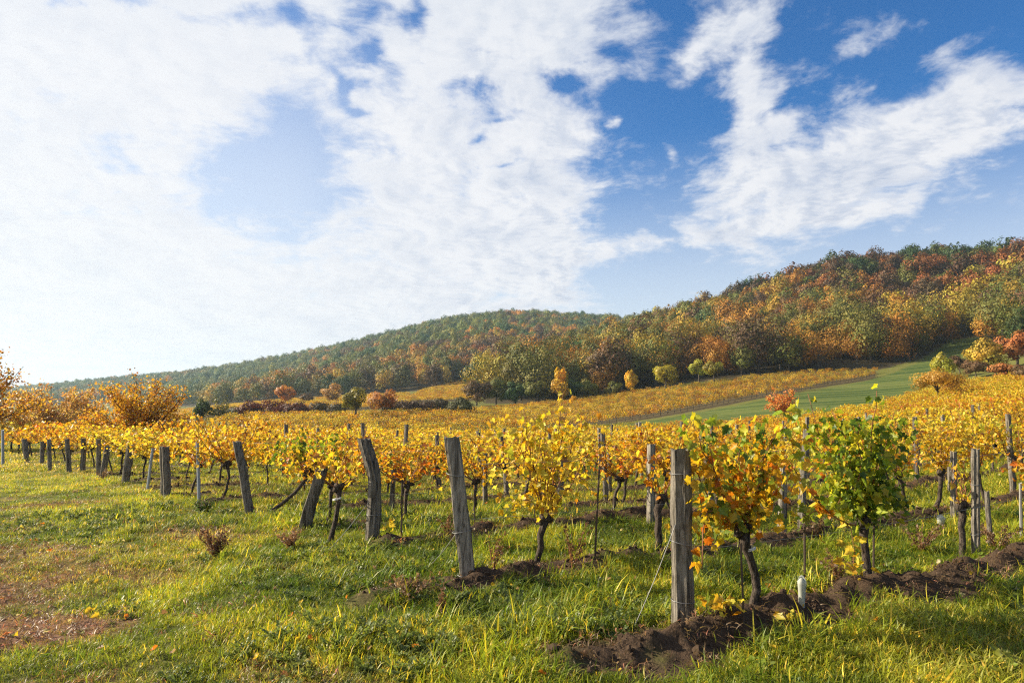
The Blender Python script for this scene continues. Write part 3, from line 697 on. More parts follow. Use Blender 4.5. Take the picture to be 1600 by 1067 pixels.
post(65, 725, 65, 690, 6, 'lower post, left one of a close pair near the left edge', seed=25)
post(42, 722, 38, 686, 7, 'dark post second from the left edge of the vineyard', seed=26)
post(1018, 823, 1018, 695, 13, 'pale straight post behind and left of the nearest thick post', mat=M_POST2, seed=30)
post(1222, 846, 1223, 728, 13, 'pale post standing in the gap between the two nearest big vines', mat=M_POST2, seed=31)
post(877, 778, 876, 706, 10, 'bluish grey post behind the tall yellow vine', seed=32)
post(758, 794, 758, 708, 8, 'thin grey post close right of the split-timber post', seed=33)
post(953, 778, 952, 708, 7, 'thin post beside the dark knotted vine heads in mid field', seed=34)
post(1525, 874, 1524, 702, 12, 'tall dark grey post in the nearest row at far right', seed=35, wraps=(.45, .8))
post(1491, 814, 1491, 706, 9, 'tall grey post just left of and behind the one at far right', seed=36)
post(1549, 864, 1545, 768, 7, 'short grey stub post right of the tall dark one', seed=37)
post(1484, 772, 1483, 718, 5, 'small distant post left of the tall pair at far right', seed=38)
post(612, 800, 615, 728, 8, 'dark slanting post right of the crooked grey post', seed=40)
post(449, 742, 447, 663, 6, 'dark snag post sticking above the leaves behind the slim leaning post', seed=41)
SG = 'thin metal trellis posts'
post(311, 787, 308, 690, 5, 'straight blue-grey steel post between broad stump and slim leaning post', SG, M_STEEL, 50, name='steel_post', metal=True, sides=6)
post(230, 767, 238, 700, 4, 'thin steel stake slanting right, left of the broad stump post', SG, M_STEEL, 51, name='steel_post', metal=True, sides=6)
post(4, 727, 3, 672, 4, 'thin grey steel post at the very left edge', SG, M_STEEL, 52, name='steel_post', metal=True, sides=6)
post(1596, 842, 1597, 755, 4, 'pale concrete post at the right edge', SG, M_CONC, 53, name='concrete_post', metal=True, sides=6)
RG = 'thin iron rods staking the vines'
for bx, by, tx, ty, lb in [(929, 890, 937, 728, 'dark iron rod alone in the second row, right of the tall yellow vine'), (1163, 1000, 1157, 850, 'iron rod beside the curved trunk of the nearest vine'),
        (1258, 925, 1256, 790, 'iron rod rising out of the white plastic guard'), (627, 852, 629, 748, 'iron rod between the crooked and the split-timber posts'),
        (1365, 918, 1363, 800, 'iron rod against the trunk of the big green vine'), (742, 838, 741, 765, 'short rod right behind the split-timber post'),
        (835, 828, 836, 765, 'short rod behind the tall yellow vine trunk'), (1135, 838, 1136, 772, 'thin rod seen through the orange leaves of the nearest vine'), (1405, 800, 1404, 740, 'thin rod right of the big green vine'), (1372, 812, 1371, 750, 'thin rod behind the big green vine')]:
    post(bx, by, tx, ty, 3.2 if by > 845 else 2.0, lb, RG, M_ROD, int(bx), name='iron_rod', cat='rod', metal=True, sides=6)
# regular posts deeper in the field
def field_posts():
    rs = np.random.RandomState(4); made = 0
    mes = [make_post([(0, 0, -.1), (0, 0, 0), (.01, 0, .5), (.02+.05*s, 0, 1.0), (.03+.09*s, 0, 1.36)], .10, M_POST if s else M_POST2, 60+i, sides=9, seg=9)[0] for i, s in enumerate((-1, 0, 1, .5))]
    for k, nk in enumerate(ROW_N[:18]):
        t = row_start(nk)+rs.uniform(4.4, 6); c = 1
        while t < 45:
            c += 1; x, y = ET*t+EN*nk; t += rs.uniform(5.0, 5.8)
            if k < 3 and t < 12: continue
            px, py, Y = to_px(x, y, gz(x, y)+1)
            if px < -20 or px > 1620 or not in_near_vineyard(x, y) or math.hypot(x, y) > 34: continue
            o = link('trellis_post', mes[rs.randint(0, 4)], None, (x, y, gz(x, y))); o.rotation_euler = (0, 0, rs.uniform(0, 6)); o.scale = (1, 1, rs.uniform(.85, 1.05))
            tag(o, f'grey post among the vines, {ordw(c)} along the {ordw(k+1)} trellis row back', 'post', WP)
field_posts()
def wires():
    for k in range(8):
        nk = ROW_N[k]; t0 = row_start(nk)
        for zf, nm in ((.62, 'lower'), (1.15, 'upper')):
            ts = np.arange(t0, t0+34, .8); x = ET[0]*ts+EN[0]*nk; y = ET[1]*ts+EN[1]*nk
            z = H0(x, y)+zf-.025*np.abs(np.sin((ts-t0)*math.pi/5.2))
            b = Parts(); b.tube(np.stack([x, y, z], 1), .0018, 4); o = link('trellis_wire', b.mesh('trellis_wire', M_WIRE))
            tag(o, f'{nm} wire strung along the {ordw(k+1)} trellis row back', 'wire', 'trellis wires')
    def guy(a, b_, lb, r=.003):
        b = Parts(); n = 9; t = np.linspace(0, 1, n)[:, None]; a = np.array(a); b_ = np.array(b_); P = a*(1-t)+b_*t; P[:, 2] -= .03*np.sin(np.pi*t[:, 0])
        b.tube(P, r, 5); o = link('guy_wire', b.mesh('guy_wire', M_WIRE)); tag(o, lb, 'guy wire', 'guy wires holding the end posts')
    for (o, p, z0, h, P), f, g, lb in ((P1, .72, (985, 990), 'pale guy wire from the nearest thick post down to the grass'), (P2, .55, (662, 893), 'guy wire from the split-timber post to the grass'), (P3, .6, (490, 880), 'faint guy wire from the crooked post past the stubby vine')):
        q = P[int(f*(len(P)-1))]; gp = at(*g); guy((p[0]+q[0]-.05, p[1]-.07, z0+q[2]), (gp[0], gp[1], gz(gp[0], gp[1])-.03), lb)
wires()
def tree_guard(bx, by, h, r, label):
    p = at_soil(bx, by); z = gz(p[0], p[1])-.03; n = 20; V = []; F = []
    for j in range(7):
        for k in range(n):
            a = 2*math.pi*k/n; rr = r*(1-.42*(1-j/6))*(1+.05*math.sin(3*a+j)); V.append((rr*math.cos(a)+.02*j/6, rr*math.sin(a), h*j/6+(.02*math.sin(2*a) if j == 6 else 0)))
    V += [(v[0]*.94, v[1]*.94, v[2]) for v in V]; m = 7*n
    for j in range(6):
        for k in range(n):
            q = (j*n+k, j*n+(k+1) % n, (j+1)*n+(k+1) % n, (j+1)*n+k); F += [q, tuple(m+i for i in q[::-1])]
    for k in range(n): F.append((6*n+k, 6*n+(k+1) % n, m+6*n+(k+1) % n, m+6*n+k))
    o = link('vine_guard', mesh_np('vine_guard', V, F, M_TUBE, smooth=True), None, (p[0], p[1], z)); o.rotation_euler = (.03, -.07, .4)
    tag(o, label, 'plant guard', 'white plastic guards round young vines')
tree_guard(1253, 948, 0.24, .035, 'white plastic guard round an iron rod on the nearest soil ridge')
tree_guard(1470, 822, .15, .055, 'small white plastic guard on the second soil ridge, far right')
def tie(px, py, bx, by, label, r):
    p = at(bx, by); z = float(H0(p[0], p[1]))+px_h(p, float(H0(p[0], p[1])), py); x = (px-800)/FPX*p[1]
    b = Parts(); a = np.linspace(0, 2*math.pi, 13)
    for dz in (0, .012): b.tube(np.stack([x+r*np.cos(a), p[1]+r*np.sin(a), z+dz+.012*np.cos(a)], 1), .005, 5, cap=False)
    o = link('vine_tie', b.mesh('vine_tie', M_TIE)); tag(o, label, 'tie', 'white ties on vine trunks')
tie(1163, 858, 1172, 975, 'white tie binding the curved trunk of the nearest vine', .045)
tie(531, 780, 521, 852, 'white tie round the stubby vine left of the crooked post', .05)

# ------------------------------------------------------------------ trees
def crown_mesh(seed, rx, rz, zc, nleaf, lsize, nclump=16, tpl=LEAF2, hollow=.35, cone=0.0, mat=None, drop=0.0, cs=.42):
    """foliage in clumps spread over an uneven crown, normals facing out of each clump"""
    rs = np.random.RandomState(seed); cc = norm(rs.normal(0, 1, (nclump, 3)))*rs.uniform(.45, .95, (nclump, 1))
    cc[:, 2] = np.where(cc[:, 2] < -.55, -cc[:, 2]*.4, cc[:, 2]); cr = rs.uniform(.75, 1.25, nclump)*cs
    w = cr**2; ci = rs.choice(nclump, nleaf, p=w/w.sum()); d = norm(rs.normal(0, 1, (nleaf, 3)))
    p = cc[ci]+d*(cr[ci]*rs.uniform(hollow, 1.05, nleaf)**.5)[:, None]
    if cone: p[:, :2] *= np.clip(1-cone*(p[:, 2:3]+.3)/1.6, .15, 1.3)
    P = p*np.array([rx, rx, rz])+np.array([0, 0, zc])
    N = norm(d+norm(p)*.7+rs.normal(0, .22, (nleaf, 3))); D = norm(np.cross(N, rs.normal(0, 1, (nleaf, 3))))
    v = rs.uniform(.62, 1.22, (nleaf, 1))*rs.uniform(.8, 1.15, (nclump, 1))[ci]; hue = rs.uniform(-.12, .12, (nclump, 1))[ci]
    col = np.clip(v*np.concatenate([1+hue, 1-hue*.3, 1+0*hue], 1), 0, 2)
    V, F, c = leaves(tpl, P-D*lsize*.5, D, N, lsize*rs.uniform(.6, 1.25, nleaf), col)
    return mesh_np('crown', V, F, mat or M_FOL, c)
def trunk_mesh(seed, h, r, limbs=4, reach=1.5, top=None):
    rs = np.random.RandomState(seed); rng = random.Random(seed); b = Parts(); P = np.array([(0, 0, -.4), (0, 0, 0), (rs.uniform(-.05, .05)*h, 0, h*.5), (rs.uniform(-.06, .06)*h, rs.uniform(-.05, .05)*h, h)])
    b.tube(P, [r*1.3, r*1.1, r*.8, r*.5], 6, .1, rng)
    for i in range(limbs):
        a = i*2.4+rs.uniform(0, 1); s = P[2]*.4+P[3]*.6*(.7+.1*i)/.9; e = s+np.array([math.cos(a)*reach, math.sin(a)*reach, reach*rs.uniform(.8, 1.5)])
        b.tube(bez(s, (s+e)/2+np.array([0, 0, -.15*reach]), e, 5), np.linspace(r*.5, r*.12, 5), 5)
    return b.mesh('trunk', M_TRUNK)
# palette of the autumn wood: tint and the words for it
KINDS = {'rust': ((.31, .115, .03), 'rust-brown'), 'orange': ((.42, .20, .028), 'orange'), 'gold': ((.41, .285, .034), 'golden yellow'), 'olive': ((.155, .155, .03), 'olive green'),
         'green': ((.065, .105, .026), 'dark green'), 'brown': ((.14, .082, .036), 'dull brown'), 'lime': ((.20, .195, .03), 'yellow-green')}
CROWNS = [crown_mesh(500+i, 3.7+.6*(i % 3), 3.5+.5*(i % 4), 4.5, 2600, .37, 24+2*i, hollow=.5, cs=.36) for i in range(8)]
TRUNKS = [trunk_mesh(520+i, 4.2, .2, 4, 1.8) for i in range(3)]
CROWNS_LO = [crown_mesh(540+i, 4.0, 4.2, 4.6, 1000, .60, 20+i, hollow=.5, cs=.36) for i in range(6)]
def wood_points():
    """spots of the trees of the wood: right hill first, then the far hill"""
    rs = np.random.RandomState(8); pts = []
    def fill(azr, rr, step):
        r = rr[0]; out = []
        while r < rr[1]:
            da = math.degrees(step/r); a = np.arange(azr[0], azr[1], da); a = a+rs.uniform(-.42, .42, len(a))*da; q = r+rs.uniform(-.42, .42, len(a))*step
            out.append(np.stack([np.sin(np.radians(a))*q, np.cos(np.radians(a))*q], 1)); r += step*.86
        return np.concatenate(out)
    A = fill((-6, 44), (140, 470), 6.2); B = fill((-46, 18), (260, 1500), 8.2)
    return A, B
def tree_kind(x, y, rs):
    r = np.hypot(x, y); a = fbm(x*.022, y*.022, 71, 3); b = fbm(x*.07, y*.07, 73, 2); u = a*.6+b*.4+rs.uniform(-.06, .06)
    px, py, Y = to_px(x, y, float(H0(x, y)))
    if r > 430:
        ks = ['green', 'olive', 'green', 'olive', 'green', 'lime', 'olive', 'green', 'olive', 'brown', 'orange']; return ks[int(np.clip((u-.28)/.44, 0, .999)*len(ks))]
    hgt = float(H0(x, y))
    ks = ['green', 'olive', 'gold', 'olive', 'brown', 'orange', 'olive', 'gold', 'rust', 'brown'] if hgt < 42 else ['green', 'olive', 'brown', 'rust', 'green', 'brown', 'olive', 'rust', 'brown']
    return ks[int(np.clip((u-.28)/.44, 0, .999)*len(ks))]
def build_wood():
    rs = np.random.RandomState(15); A, B = wood_points(); P = np.concatenate([A, B[np.hypot(B[:, 0], B[:, 1]) > 100]])
    az = np.degrees(np.arctan2(P[:, 0], P[:, 1])); r = np.hypot(P[:, 0], P[:, 1]); isA = np.arange(len(P)) < len(A)
    ok = (r > edge_of_wood(az)) & ~(inpoly(P[:, 0], P[:, 1], STRIP) | inpoly(P[:, 0], P[:, 1], FARV[0]) | inpoly(P[:, 0], P[:, 1], FARV[1]) | inpoly(P[:, 0], P[:, 1], MIDV))
    ok &= np.where(isA, r < 470, (r > 470) | ((az < -6) & (r > 260)))
    P = P[ok]; r = r[ok]; z = H0(P[:, 0], P[:, 1])
    # leave out what the crest hides wholly
    vis = np.ones(len(P), bool)
    for i in range(len(P)):
        f = np.linspace(.25, .93, 14); prof = H0(P[i, 0]*f, P[i, 1]*f); line = CAMZ+(z[i]+11-CAMZ)*f
        vis[i] = np.all(line > prof-1)
    P, r, z = P[vis], r[vis], z[vis]
    px, py, Y = to_px(P[:, 0], P[:, 1], z+5); inv = (px > -60) & (px < 1660); P, r, z = P[inv], r[inv], z[inv]
    o_ = np.argsort(r); P, r, z = P[o_], r[o_], z[o_]
    nn = 290; tints = []; 
    for i in range(len(P)):
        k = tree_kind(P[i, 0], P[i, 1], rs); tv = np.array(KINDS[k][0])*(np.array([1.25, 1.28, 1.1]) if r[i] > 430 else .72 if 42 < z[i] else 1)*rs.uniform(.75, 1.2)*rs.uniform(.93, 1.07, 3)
        s = .72+.95*rs.beta(1.6, 2.2)
        if i < nn:
            o = empty('broadleaf_tree', (P[i, 0], P[i, 1], z[i]), rs.uniform(0, 6.28), f'{KINDS[k][1]} broadleaf tree in the dense wood on the right hillside', 'tree', 'trees of the hillside wood')
            o.scale = (s, s, s*rs.uniform(.9, 1.15))
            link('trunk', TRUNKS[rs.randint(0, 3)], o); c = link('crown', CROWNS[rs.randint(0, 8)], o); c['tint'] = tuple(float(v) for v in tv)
        else: tints.append(tv)
    P, z, r = P[nn:], z[nn:], r[nn:]; n = len(P); rot = np.zeros((n, 3)); rot[:, 2] = rs.uniform(0, 6.28, n); s = .65+.75*rs.beta(1.6, 2.0, (n, 1))
    scl = np.repeat(s, 3, 1); scl[:, 2] *= rs.uniform(.9, 1.2, n)
    src = [source('tree_shape', m) for m in CROWNS_LO]
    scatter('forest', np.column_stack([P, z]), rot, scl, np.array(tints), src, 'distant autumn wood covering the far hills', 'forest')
    return n
NFOREST = build_wood()

def branch_tree(seed, h, crown_r, trunk_h, nlimb, nleaf, lsize, palette, r0=.14, up=.65):
    """open tree whose limbs spray up and out from a short trunk"""
    rs = np.random.RandomState(seed); b = Parts(); tips = []
    b.tube([(0, 0, -.3), (0, 0, trunk_h*.5), (0, 0, trunk_h)], [r0*1.2, r0, r0*.85], 8)
    for i in range(nlimb):
        a = 2.4*i+rs.uniform(-.3, .3); th = math.acos(1-rs.uniform(0, 1)*.93)*.97; q = rs.uniform(.8, 1.06)
        s = np.array([0, 0, trunk_h*rs.uniform(.6, 1.0)]); e = np.array([math.cos(a)*math.sin(th)*crown_r*q, math.sin(a)*math.sin(th)*crown_r*q, trunk_h+math.cos(th)*(h-trunk_h)*q])
        m = (s+e)/2+np.array([0, 0, .10*crown_r*math.sin(th)])
        c = bez(s, m, e, 8); c[1:-1] += rs.normal(0, .03*h/5, (6, 3)); b.tube(c, np.linspace(r0*.42, .012, 8), 5); tips.append(c)
        for j in range(11):
            k = rs.randint(1, 7); s2 = c[k]; d = norm(c[k+1 if k < 7 else 7]-c[k-1])+rs.normal(0, .45, 3); d[2] = abs(d[2])*.8+.15; L = rs.uniform(.16, .32)*crown_r
            c2 = bez(s2, s2+norm(d)*L*.5+np.array([0, 0, .03]), s2+norm(d)*L, 8); b.tube(c2, np.linspace(.014, .005, 8), 3); tips.append(c2)
    tips = np.array(tips); n = nleaf; ci = rs.randint(0, len(tips), n); f = 7*rs.uniform(.12, 1, n)**.75; i0 = np.minimum(f.astype(int), 6); fr = (f-i0)[:, None]
    P = tips[ci, i0]*(1-fr)+tips[ci, i0+1]*fr+rs.normal(0, .16*h/5, (n, 3))
    N = norm(rs.normal(0, 1, (n, 3))+np.array([0, 0, .4])); D = norm(np.cross(N, rs.normal(0, 1, (n, 3))))
    V, F, c = leaves(LEAF2, P, D, N, lsize*rs.uniform(.6, 1.3, n), pal(rs, n, *palette))
    return b.mesh('trunk', M_TRUNK), mesh_np('crown', V, F, M_LEAF, c)
def tree_at(x, y, name, trunk, crown, label, cat, group=None, tint=(1, 1, 1), rz=0.0, s=1.0):
    o = empty(name, (x, y, float(H0(x, y))), rz, label, cat, group); o.scale = (s, s, s)
    if trunk: link('trunk' if cat == 'tree' else 'stem', trunk, o)
    c = link('crown' if cat == 'tree' else 'foliage', crown, o); c['tint'] = tint
    return o
OT = (np.array([(.56,.28,.022),(.62,.36,.025),(.44,.16,.018),(.60,.42,.035),(.26,.12,.025)]), np.array([.32,.26,.16,.16,.10]))
OP = (np.array([(.54,.30,.08),(.56,.36,.09),(.48,.22,.06),(.56,.42,.10)]), np.array([.35,.3,.2,.15]))
RD = (np.array([(.70,.25,.06),(.72,.32,.065),(.60,.18,.05),(.68,.38,.06)]), np.array([.4,.3,.15,.15]))
def at_r(px, rho): return at_depth(px, rho)
p = at_r(222, 33); tr, cr = branch_tree(601, 5.1, 3.4, .5, 66, 19000, .14, OT, .10)
tree_at(p[0], p[1], 'fruit_tree', tr, cr, 'bushy orange tree with limbs spraying upward, among the left vine rows', 'tree', s=.68)
p = at_r(82, 62); tr, cr = branch_tree(602, 4.4, 4.3, .45, 38, 14000, .16, OP, .08)
tree_at(p[0], p[1], 'fruit_tree', tr, cr, 'wide pale orange tree left of the bushy orange one', 'tree')
p = at_r(-50, 44); tr, cr = branch_tree(603, 6.3, 3.2, 1.0, 34, 11000, .14, OT, .10)
tree_at(p[0], p[1], 'fruit_tree', tr, cr, 'tree cut by the left edge, thin brown-orange leaves', 'tree', s=.97)
p = at(1224, 656); dist = math.hypot(*p); tr, cr = branch_tree(604, 50/FPX*dist, 26/FPX*dist, .18*50/FPX*dist, 26, 2000, .17, RD, .09)
tree_at(p[0], p[1], 'fruit_tree', tr, cr, 'small fiery red tree beside the green strip', 'tree')
def bush(px, py, hpx, wpx, kind, label, cat='tree', name='broadleaf_tree', group=None, seed=0, cone=0.0, trunk=.2, rho=None, bright=1.0, nleaf=2400, ls=None, mat=None):
    p = at(px, py) if rho is None else at_r(px, rho); d = p[1]; h = hpx/FPX*d; w = wpx/FPX*d; zt = h*trunk
    rz = (h-zt)/2/1.12; rx = w/2/1.12
    cr = crown_mesh(700+seed, rx, rz, zt+(h-zt)/2, nleaf, ls or max(.13, min(.45, .07*(h+w)/2)), 18, cone=cone, cs=.42, mat=mat or (M_LEAF if cat == 'tree' else None))
    tr = trunk_mesh(700+seed, zt+rz*.9, .03*h+.02, 5, rx*.55)
    t = np.array(KINDS[kind][0])*bright if isinstance(kind, str) else np.array(kind)
    return tree_at(p[0], p[1], name, tr, cr, label, cat, group, tuple(float(v) for v in t), seed*1.3)
bush(318, 657, 44, 34, (.11, .15, .035), 'dark green rounded tree right of the bushy orange tree', seed=1, cone=.25, trunk=.12, rho=95)
p = at_r(346, 95); tr, cr = branch_tree(605, 4.0, 1.3, .9, 12, 500, .24, (np.array([(.10,.11,.03),(.2,.17,.04)]), np.array([.6,.4])), .08)
tree_at(p[0], p[1], 'fruit_tree', tr, cr, 'sparse spindly green tree next to the dark rounded one', 'tree')
bush(445, 634, 33, 34, (.52, .22, .035), 'small round red-orange tree in front of the far hill', seed=2, trunk=.12)
bush(480, 632, 18, 24, 'brown', 'low brown tree right of the round red-orange one', seed=3, trunk=.1)
bush(520, 632, 32, 40, (.46, .27, .07), 'pale orange-brown tree at the foot of the far hill', seed=4, trunk=.1, bright=.8)
bush(555, 660, 54, 42, (.28, .25, .04), 'olive tree with a visible dark trunk rising above the hedgerow', seed=5, trunk=.25)
bush(597, 652, 46, 46, (.50, .24, .07), 'reddish tree beside the olive one in the hedgerow', seed=6, trunk=.12)
bush(875, 622, 58, 34, (.68, .48, .04), 'tall bright yellow tree at the edge of the wood', seed=7, cone=.4, trunk=.08, rho=149)
bush(985, 608, 40, 24, (.80, .54, .045), 'small narrow yellow tree at the edge of the wood', seed=8, cone=.4, trunk=.08, rho=150)
bush(1040, 613, 46, 42, (.46, .38, .04), 'dull yellow round tree standing in the slope vineyard', seed=9, trunk=.22)
bush(1092, 603, 40, 30, (.42, .42, .05), 'left half of a forked yellow-green tree in the slope vineyard', seed=10, trunk=.35)
bush(1116, 602, 38, 30, (.34, .30, .045), 'right, thinner tree of a leaning pair in the slope vineyard', seed=11, trunk=.35)
bush(921, 612, 32, 36, 'lime', 'round yellow-green shrub below the tall yellow tree', 'shrub', 'shrub', None, 12, trunk=.05, rho=150)
bush(958, 610, 26, 30, 'olive', 'olive shrub left of the small narrow yellow tree', 'shrub', 'shrub', None, 13, trunk=.05, rho=150)
bush(1476, 592, 42, 36, (.46, .44, .05), 'rounded yellow-green tree on the green strip edge at right', seed=14, trunk=.1, cone=.2)
bush(1467, 633, 60, 84, (.48, .28, .035), 'spreading golden-orange tree at the top of the right vineyard', seed=15, trunk=.16, nleaf=4200, ls=.17)
for i, (px, py, hp, wp, k, lb) in enumerate([(1545, 582, 50, 60, 'gold', 'golden shrub in the thicket at the right edge'), (1590, 572, 62, 60, 'rust', 'tall rust shrub in the thicket cut by the right edge'), (1525, 590, 30, 40, 'brown', 'brown shrub at the left end of the right thicket'), (1572, 596, 30, 52, 'rust', 'low reddish shrub under the rust one in the right thicket'), (1610, 600, 34, 50, 'brown', 'low dull shrub at the right edge above the vineyard'), (1500, 583, 28, 34, 'brown', 'small brown shrub beside the yellow-green tree at right')]):
    bush(px, py, hp, wp, k, lb, 'shrub', 'shrub', 'shrubs of the right thicket', 20+i, trunk=.05, bright=1.15)
HR = [(395, 26, 40, (.11, .04, .03)), (430, 24, 44, (.14, .045, .03)), (465, 22, 44, (.10, .045, .03)), (500, 20, 40, (.08, .06, .035)), (533, 20, 40, (.075, .06, .035)), (620, 24, 44, (.08, .055, .035)), (655, 24, 44, (.085, .055, .035)), (690, 24, 40, (.075, .06, .03)), (722, 26, 40, (.06, .065, .025)), (370, 18, 40, (.06, .06, .03))]
HW = ['dark red-brown hedgerow shrub first right of the spindly green tree', 'reddest hedgerow shrub, in front of the round red-orange tree', 'dull wine-brown hedgerow shrub right of the reddest one', 'grey-green hedgerow shrub midway to the olive tree', 'low grey-green hedgerow shrub just left of the olive tree', 'brownish hedgerow shrub just right of the reddish tree', 'brownish hedgerow shrub second right of the reddish tree', 'olive-brown hedgerow shrub third right of the reddish tree', 'dark green hedgerow shrub at the right end against the wood', 'low dark shrub under the spindly green tree']
for i, ((px, hp, wp, t), lb) in enumerate(zip(HR, HW)):
    bush(px, 0, hp+4, wp+10, tuple(1.35*q for q in t), lb, 'shrub', 'shrub', 'shrubs of the hedgerow', 40+i, trunk=.03, rho=104+3*(i % 2), nleaf=1500)
EB = [(745, 150, 40, 50, 'brown', 'brown shrub at the left corner of the wood edge'), (775, 152, 42, 50, 'olive', 'olive shrub at the wood edge, second from its left corner'), (805, 150, 38, 46, 'green', 'dark green shrub at the wood edge, third from its left corner'), (838, 148, 40, 50, 'olive', 'olive shrub at the wood edge left of the tall yellow tree'), (895, 152, 36, 44, 'green', 'dark green shrub right behind the tall yellow tree')]
for i, (px, rho, hp, wp, k, lb) in enumerate(EB):
    bush(px, 0, hp, wp, k, lb, 'shrub', 'shrub', 'shrubs along the wood edge', 60+i, trunk=.04, rho=rho)

# ------------------------------------------------------------------ grass, weeds, clods, fallen leaves
def blade_tuft(seed, n, h, spread, lean, w=.006, flat=0.0):
    rs = np.random.RandomState(seed); V = []; F = []; Cc = []
    for i in range(n):
        a = rs.uniform(0, 6.283); b = np.array([rs.normal(0, spread), rs.normal(0, spread), -.01]); L = h*rs.uniform(.5, 1.2); ln = lean*rs.uniform(.3, 1.4)
        d = np.array([math.cos(a), math.sin(a), 0]); s = np.array([-d[1], d[0], 0])*w*rs.uniform(.7, 1.4); k = len(V); z = 0; q = b.copy(); g = rs.uniform(.75, 1.2)
        c0 = np.array([1.0, 1.0, 1.0])*g*(.9 if rs.uniform() > .1 else 1); dry = rs.uniform() < .12
        if dry: c0 = np.array([2.3, 1.5, 1.7])*g
        for j, f in enumerate((0, .35, .7, 1)):
            ang = ln*f*1.15+flat; q = b+d*L*f*math.sin(min(ang, 1.5))+np.array([0, 0, L*f*math.cos(min(ang, 1.5))]); ww = (1, .95, .6, 0)[j]
            if j < 3: V += [q-s*ww, q+s*ww]; Cc += [c0, c0]
            else: V.append(q); Cc.append(c0)
        F += [(k, k+1, k+3), (k, k+3, k+2), (k+2, k+3, k+5), (k+2, k+5, k+4), (k+4, k+5, k+6)]
    return source('tuft_shape', mesh_np('tuft_shape', np.array(V), np.array(F), M_GRASS, np.array(Cc)))
TUFT = [blade_tuft(800+i, 26, .085, .05, .85, .0030) for i in range(6)]
TALL = [blade_tuft(810+i, 24, .19, .05, .95, .0036) for i in range(5)]
LOWG = [blade_tuft(820+i, 44, .10, .17, .8, .008) for i in range(4)]
def weed_rosette(seed, n, size, el):
    rs = np.random.RandomState(seed); a = rs.uniform(0, 6.283, n); r = rs.uniform(0, .09, n); P = np.stack([r*np.cos(a), r*np.sin(a), rs.uniform(.005, .06, n)], 1)
    D = np.stack([np.cos(a), np.sin(a), rs.uniform(-.2, el, n)], 1); N = norm(np.stack([-.3*np.cos(a), -.3*np.sin(a), np.ones(n)], 1)+rs.normal(0, .3, (n, 3)))
    V, F, c = leaves(LEAF1, P, D, N, size*rs.uniform(.6, 1.3, n), np.ones((n, 3))*rs.uniform(.7, 1.25, (n, 1)))
    return source('weed_shape', mesh_np('weed_shape', V, F, M_GRASS, c))
WEED = [weed_rosette(830+i, 22, .04+.01*(i % 2), .8) for i in range(4)]
def feathery(seed):
    rs = np.random.RandomState(seed); Vs = []; n = 14
    P = []; D = []; 
    for i in range(n):
        a = rs.uniform(0, 6.283); e = rs.uniform(.25, 1.0); d = np.array([math.cos(a)*math.cos(e), math.sin(a)*math.cos(e), math.sin(e)]); L = rs.uniform(.07, .14)
        for f in np.linspace(.25, 1, 9):
            for s in (-1, 1):
                P.append(d*L*f); sd = np.cross(d, (0, 0, 1)); D.append(d*.7+s*sd*.8+rs.normal(0, .15, 3))
    P = np.array(P); D = np.array(D); m = len(P)
    V, F, c = leaves(LEAF2, P, D, norm(rs.normal(0, .4, (m, 3))+np.array([0, 0, 1])), .026*rs.uniform(.7, 1.2, m), np.ones((m, 3))*rs.uniform(.75, 1.2, (m, 1)))
    return source('yarrow_shape', mesh_np('yarrow_shape', V, F, M_GRASS, c))
FEATH = [feathery(840+i) for i in range(3)]
def sample(rs, r0, r1, dens, az=(-44, 44)):
    n = int(dens*.5*(r1*r1-r0*r0)*R(az[1]-az[0])); a = np.radians(rs.uniform(az[0], az[1], n)); r = np.sqrt(rs.uniform(r0*r0, r1*r1, n)); return np.sin(a)*r, np.cos(a)*r
def grass_layer(name, label, r0, r1, dens, src, seed, s, bare=.35, keep=None, cols=None, tilt=.2):
    rs = np.random.RandomState(seed); x, y = sample(rs, r0, r1, dens); _, soil = ridges(x, y); dr = dryness(x, y)
    ok = (soil < bare*.7*rs.uniform(.4, 1.5, len(x))) & (rs.uniform(0, 1, len(x)) > dr*.78) & ~inpoly(x, y, STRIP)
    if keep is not None: ok &= keep(x, y, rs)
    x, y, dr = x[ok], y[ok], dr[ok]; n = len(x); z = Hg(x, y); a = fbm(x*.8, y*.8, 81, 3); b = fbm(x*2.3, y*2.3, 83, 3); q = fbm(x*.25, y*.25, 85, 3)
    rot = np.stack([rs.normal(0, tilt, n), rs.normal(0, tilt, n), rs.uniform(0, 6.28, n)], 1)
    sc = s*rs.uniform(.65, 1.25, n)*(.55+.95*b)*(1-.45*dr)*np.interp(x*ET[0]+y*ET[1], [-1.5, 2.5], [.56, 1]); scl = np.stack([sc, sc, sc*(.7+.6*a)], 1)
    c0 = np.array(cols[0]); c1 = np.array(cols[1]); c2 = np.array(cols[2]); k = sstep(.35, .65, a*.5+b*.5)[:, None]; tint = c0*(1-k)+c1*k
    w = np.clip(sstep(.52, .76, q*.6+rs.uniform(0, 1, n)*.35)*np.interp(x, [-4, 1], [1.5, .5]) + dr*.7, 0, 1)[:, None]; tint = tint*(1-w)+c2*w
    tint = tint*rs.uniform(.75, 1.25, (n, 1))
    return scatter(name, np.column_stack([x, y, z]), rot, scl, tint, src, label, 'grass')
GC = [(.15, .205, .015), (.42, .43, .035), (.38, .31, .09)]
grass_layer('grass', 'short green grass in the foreground headland', 2.6, 10, 380, TUFT, 1, 1.0, cols=GC)
grass_layer('grass', 'longer arching grass beside the near soil ridges', 2.6, 12, 42, TALL, 2, 1.0, .8, keep=lambda x, y, rs: fbm(x*.7, y*.7, 91, 2) > np.where(x*ET[0]+y*ET[1] > 3, .42, .56), cols=[(.11, .18, .014), (.30, .36, .027), (.28, .26, .06)])
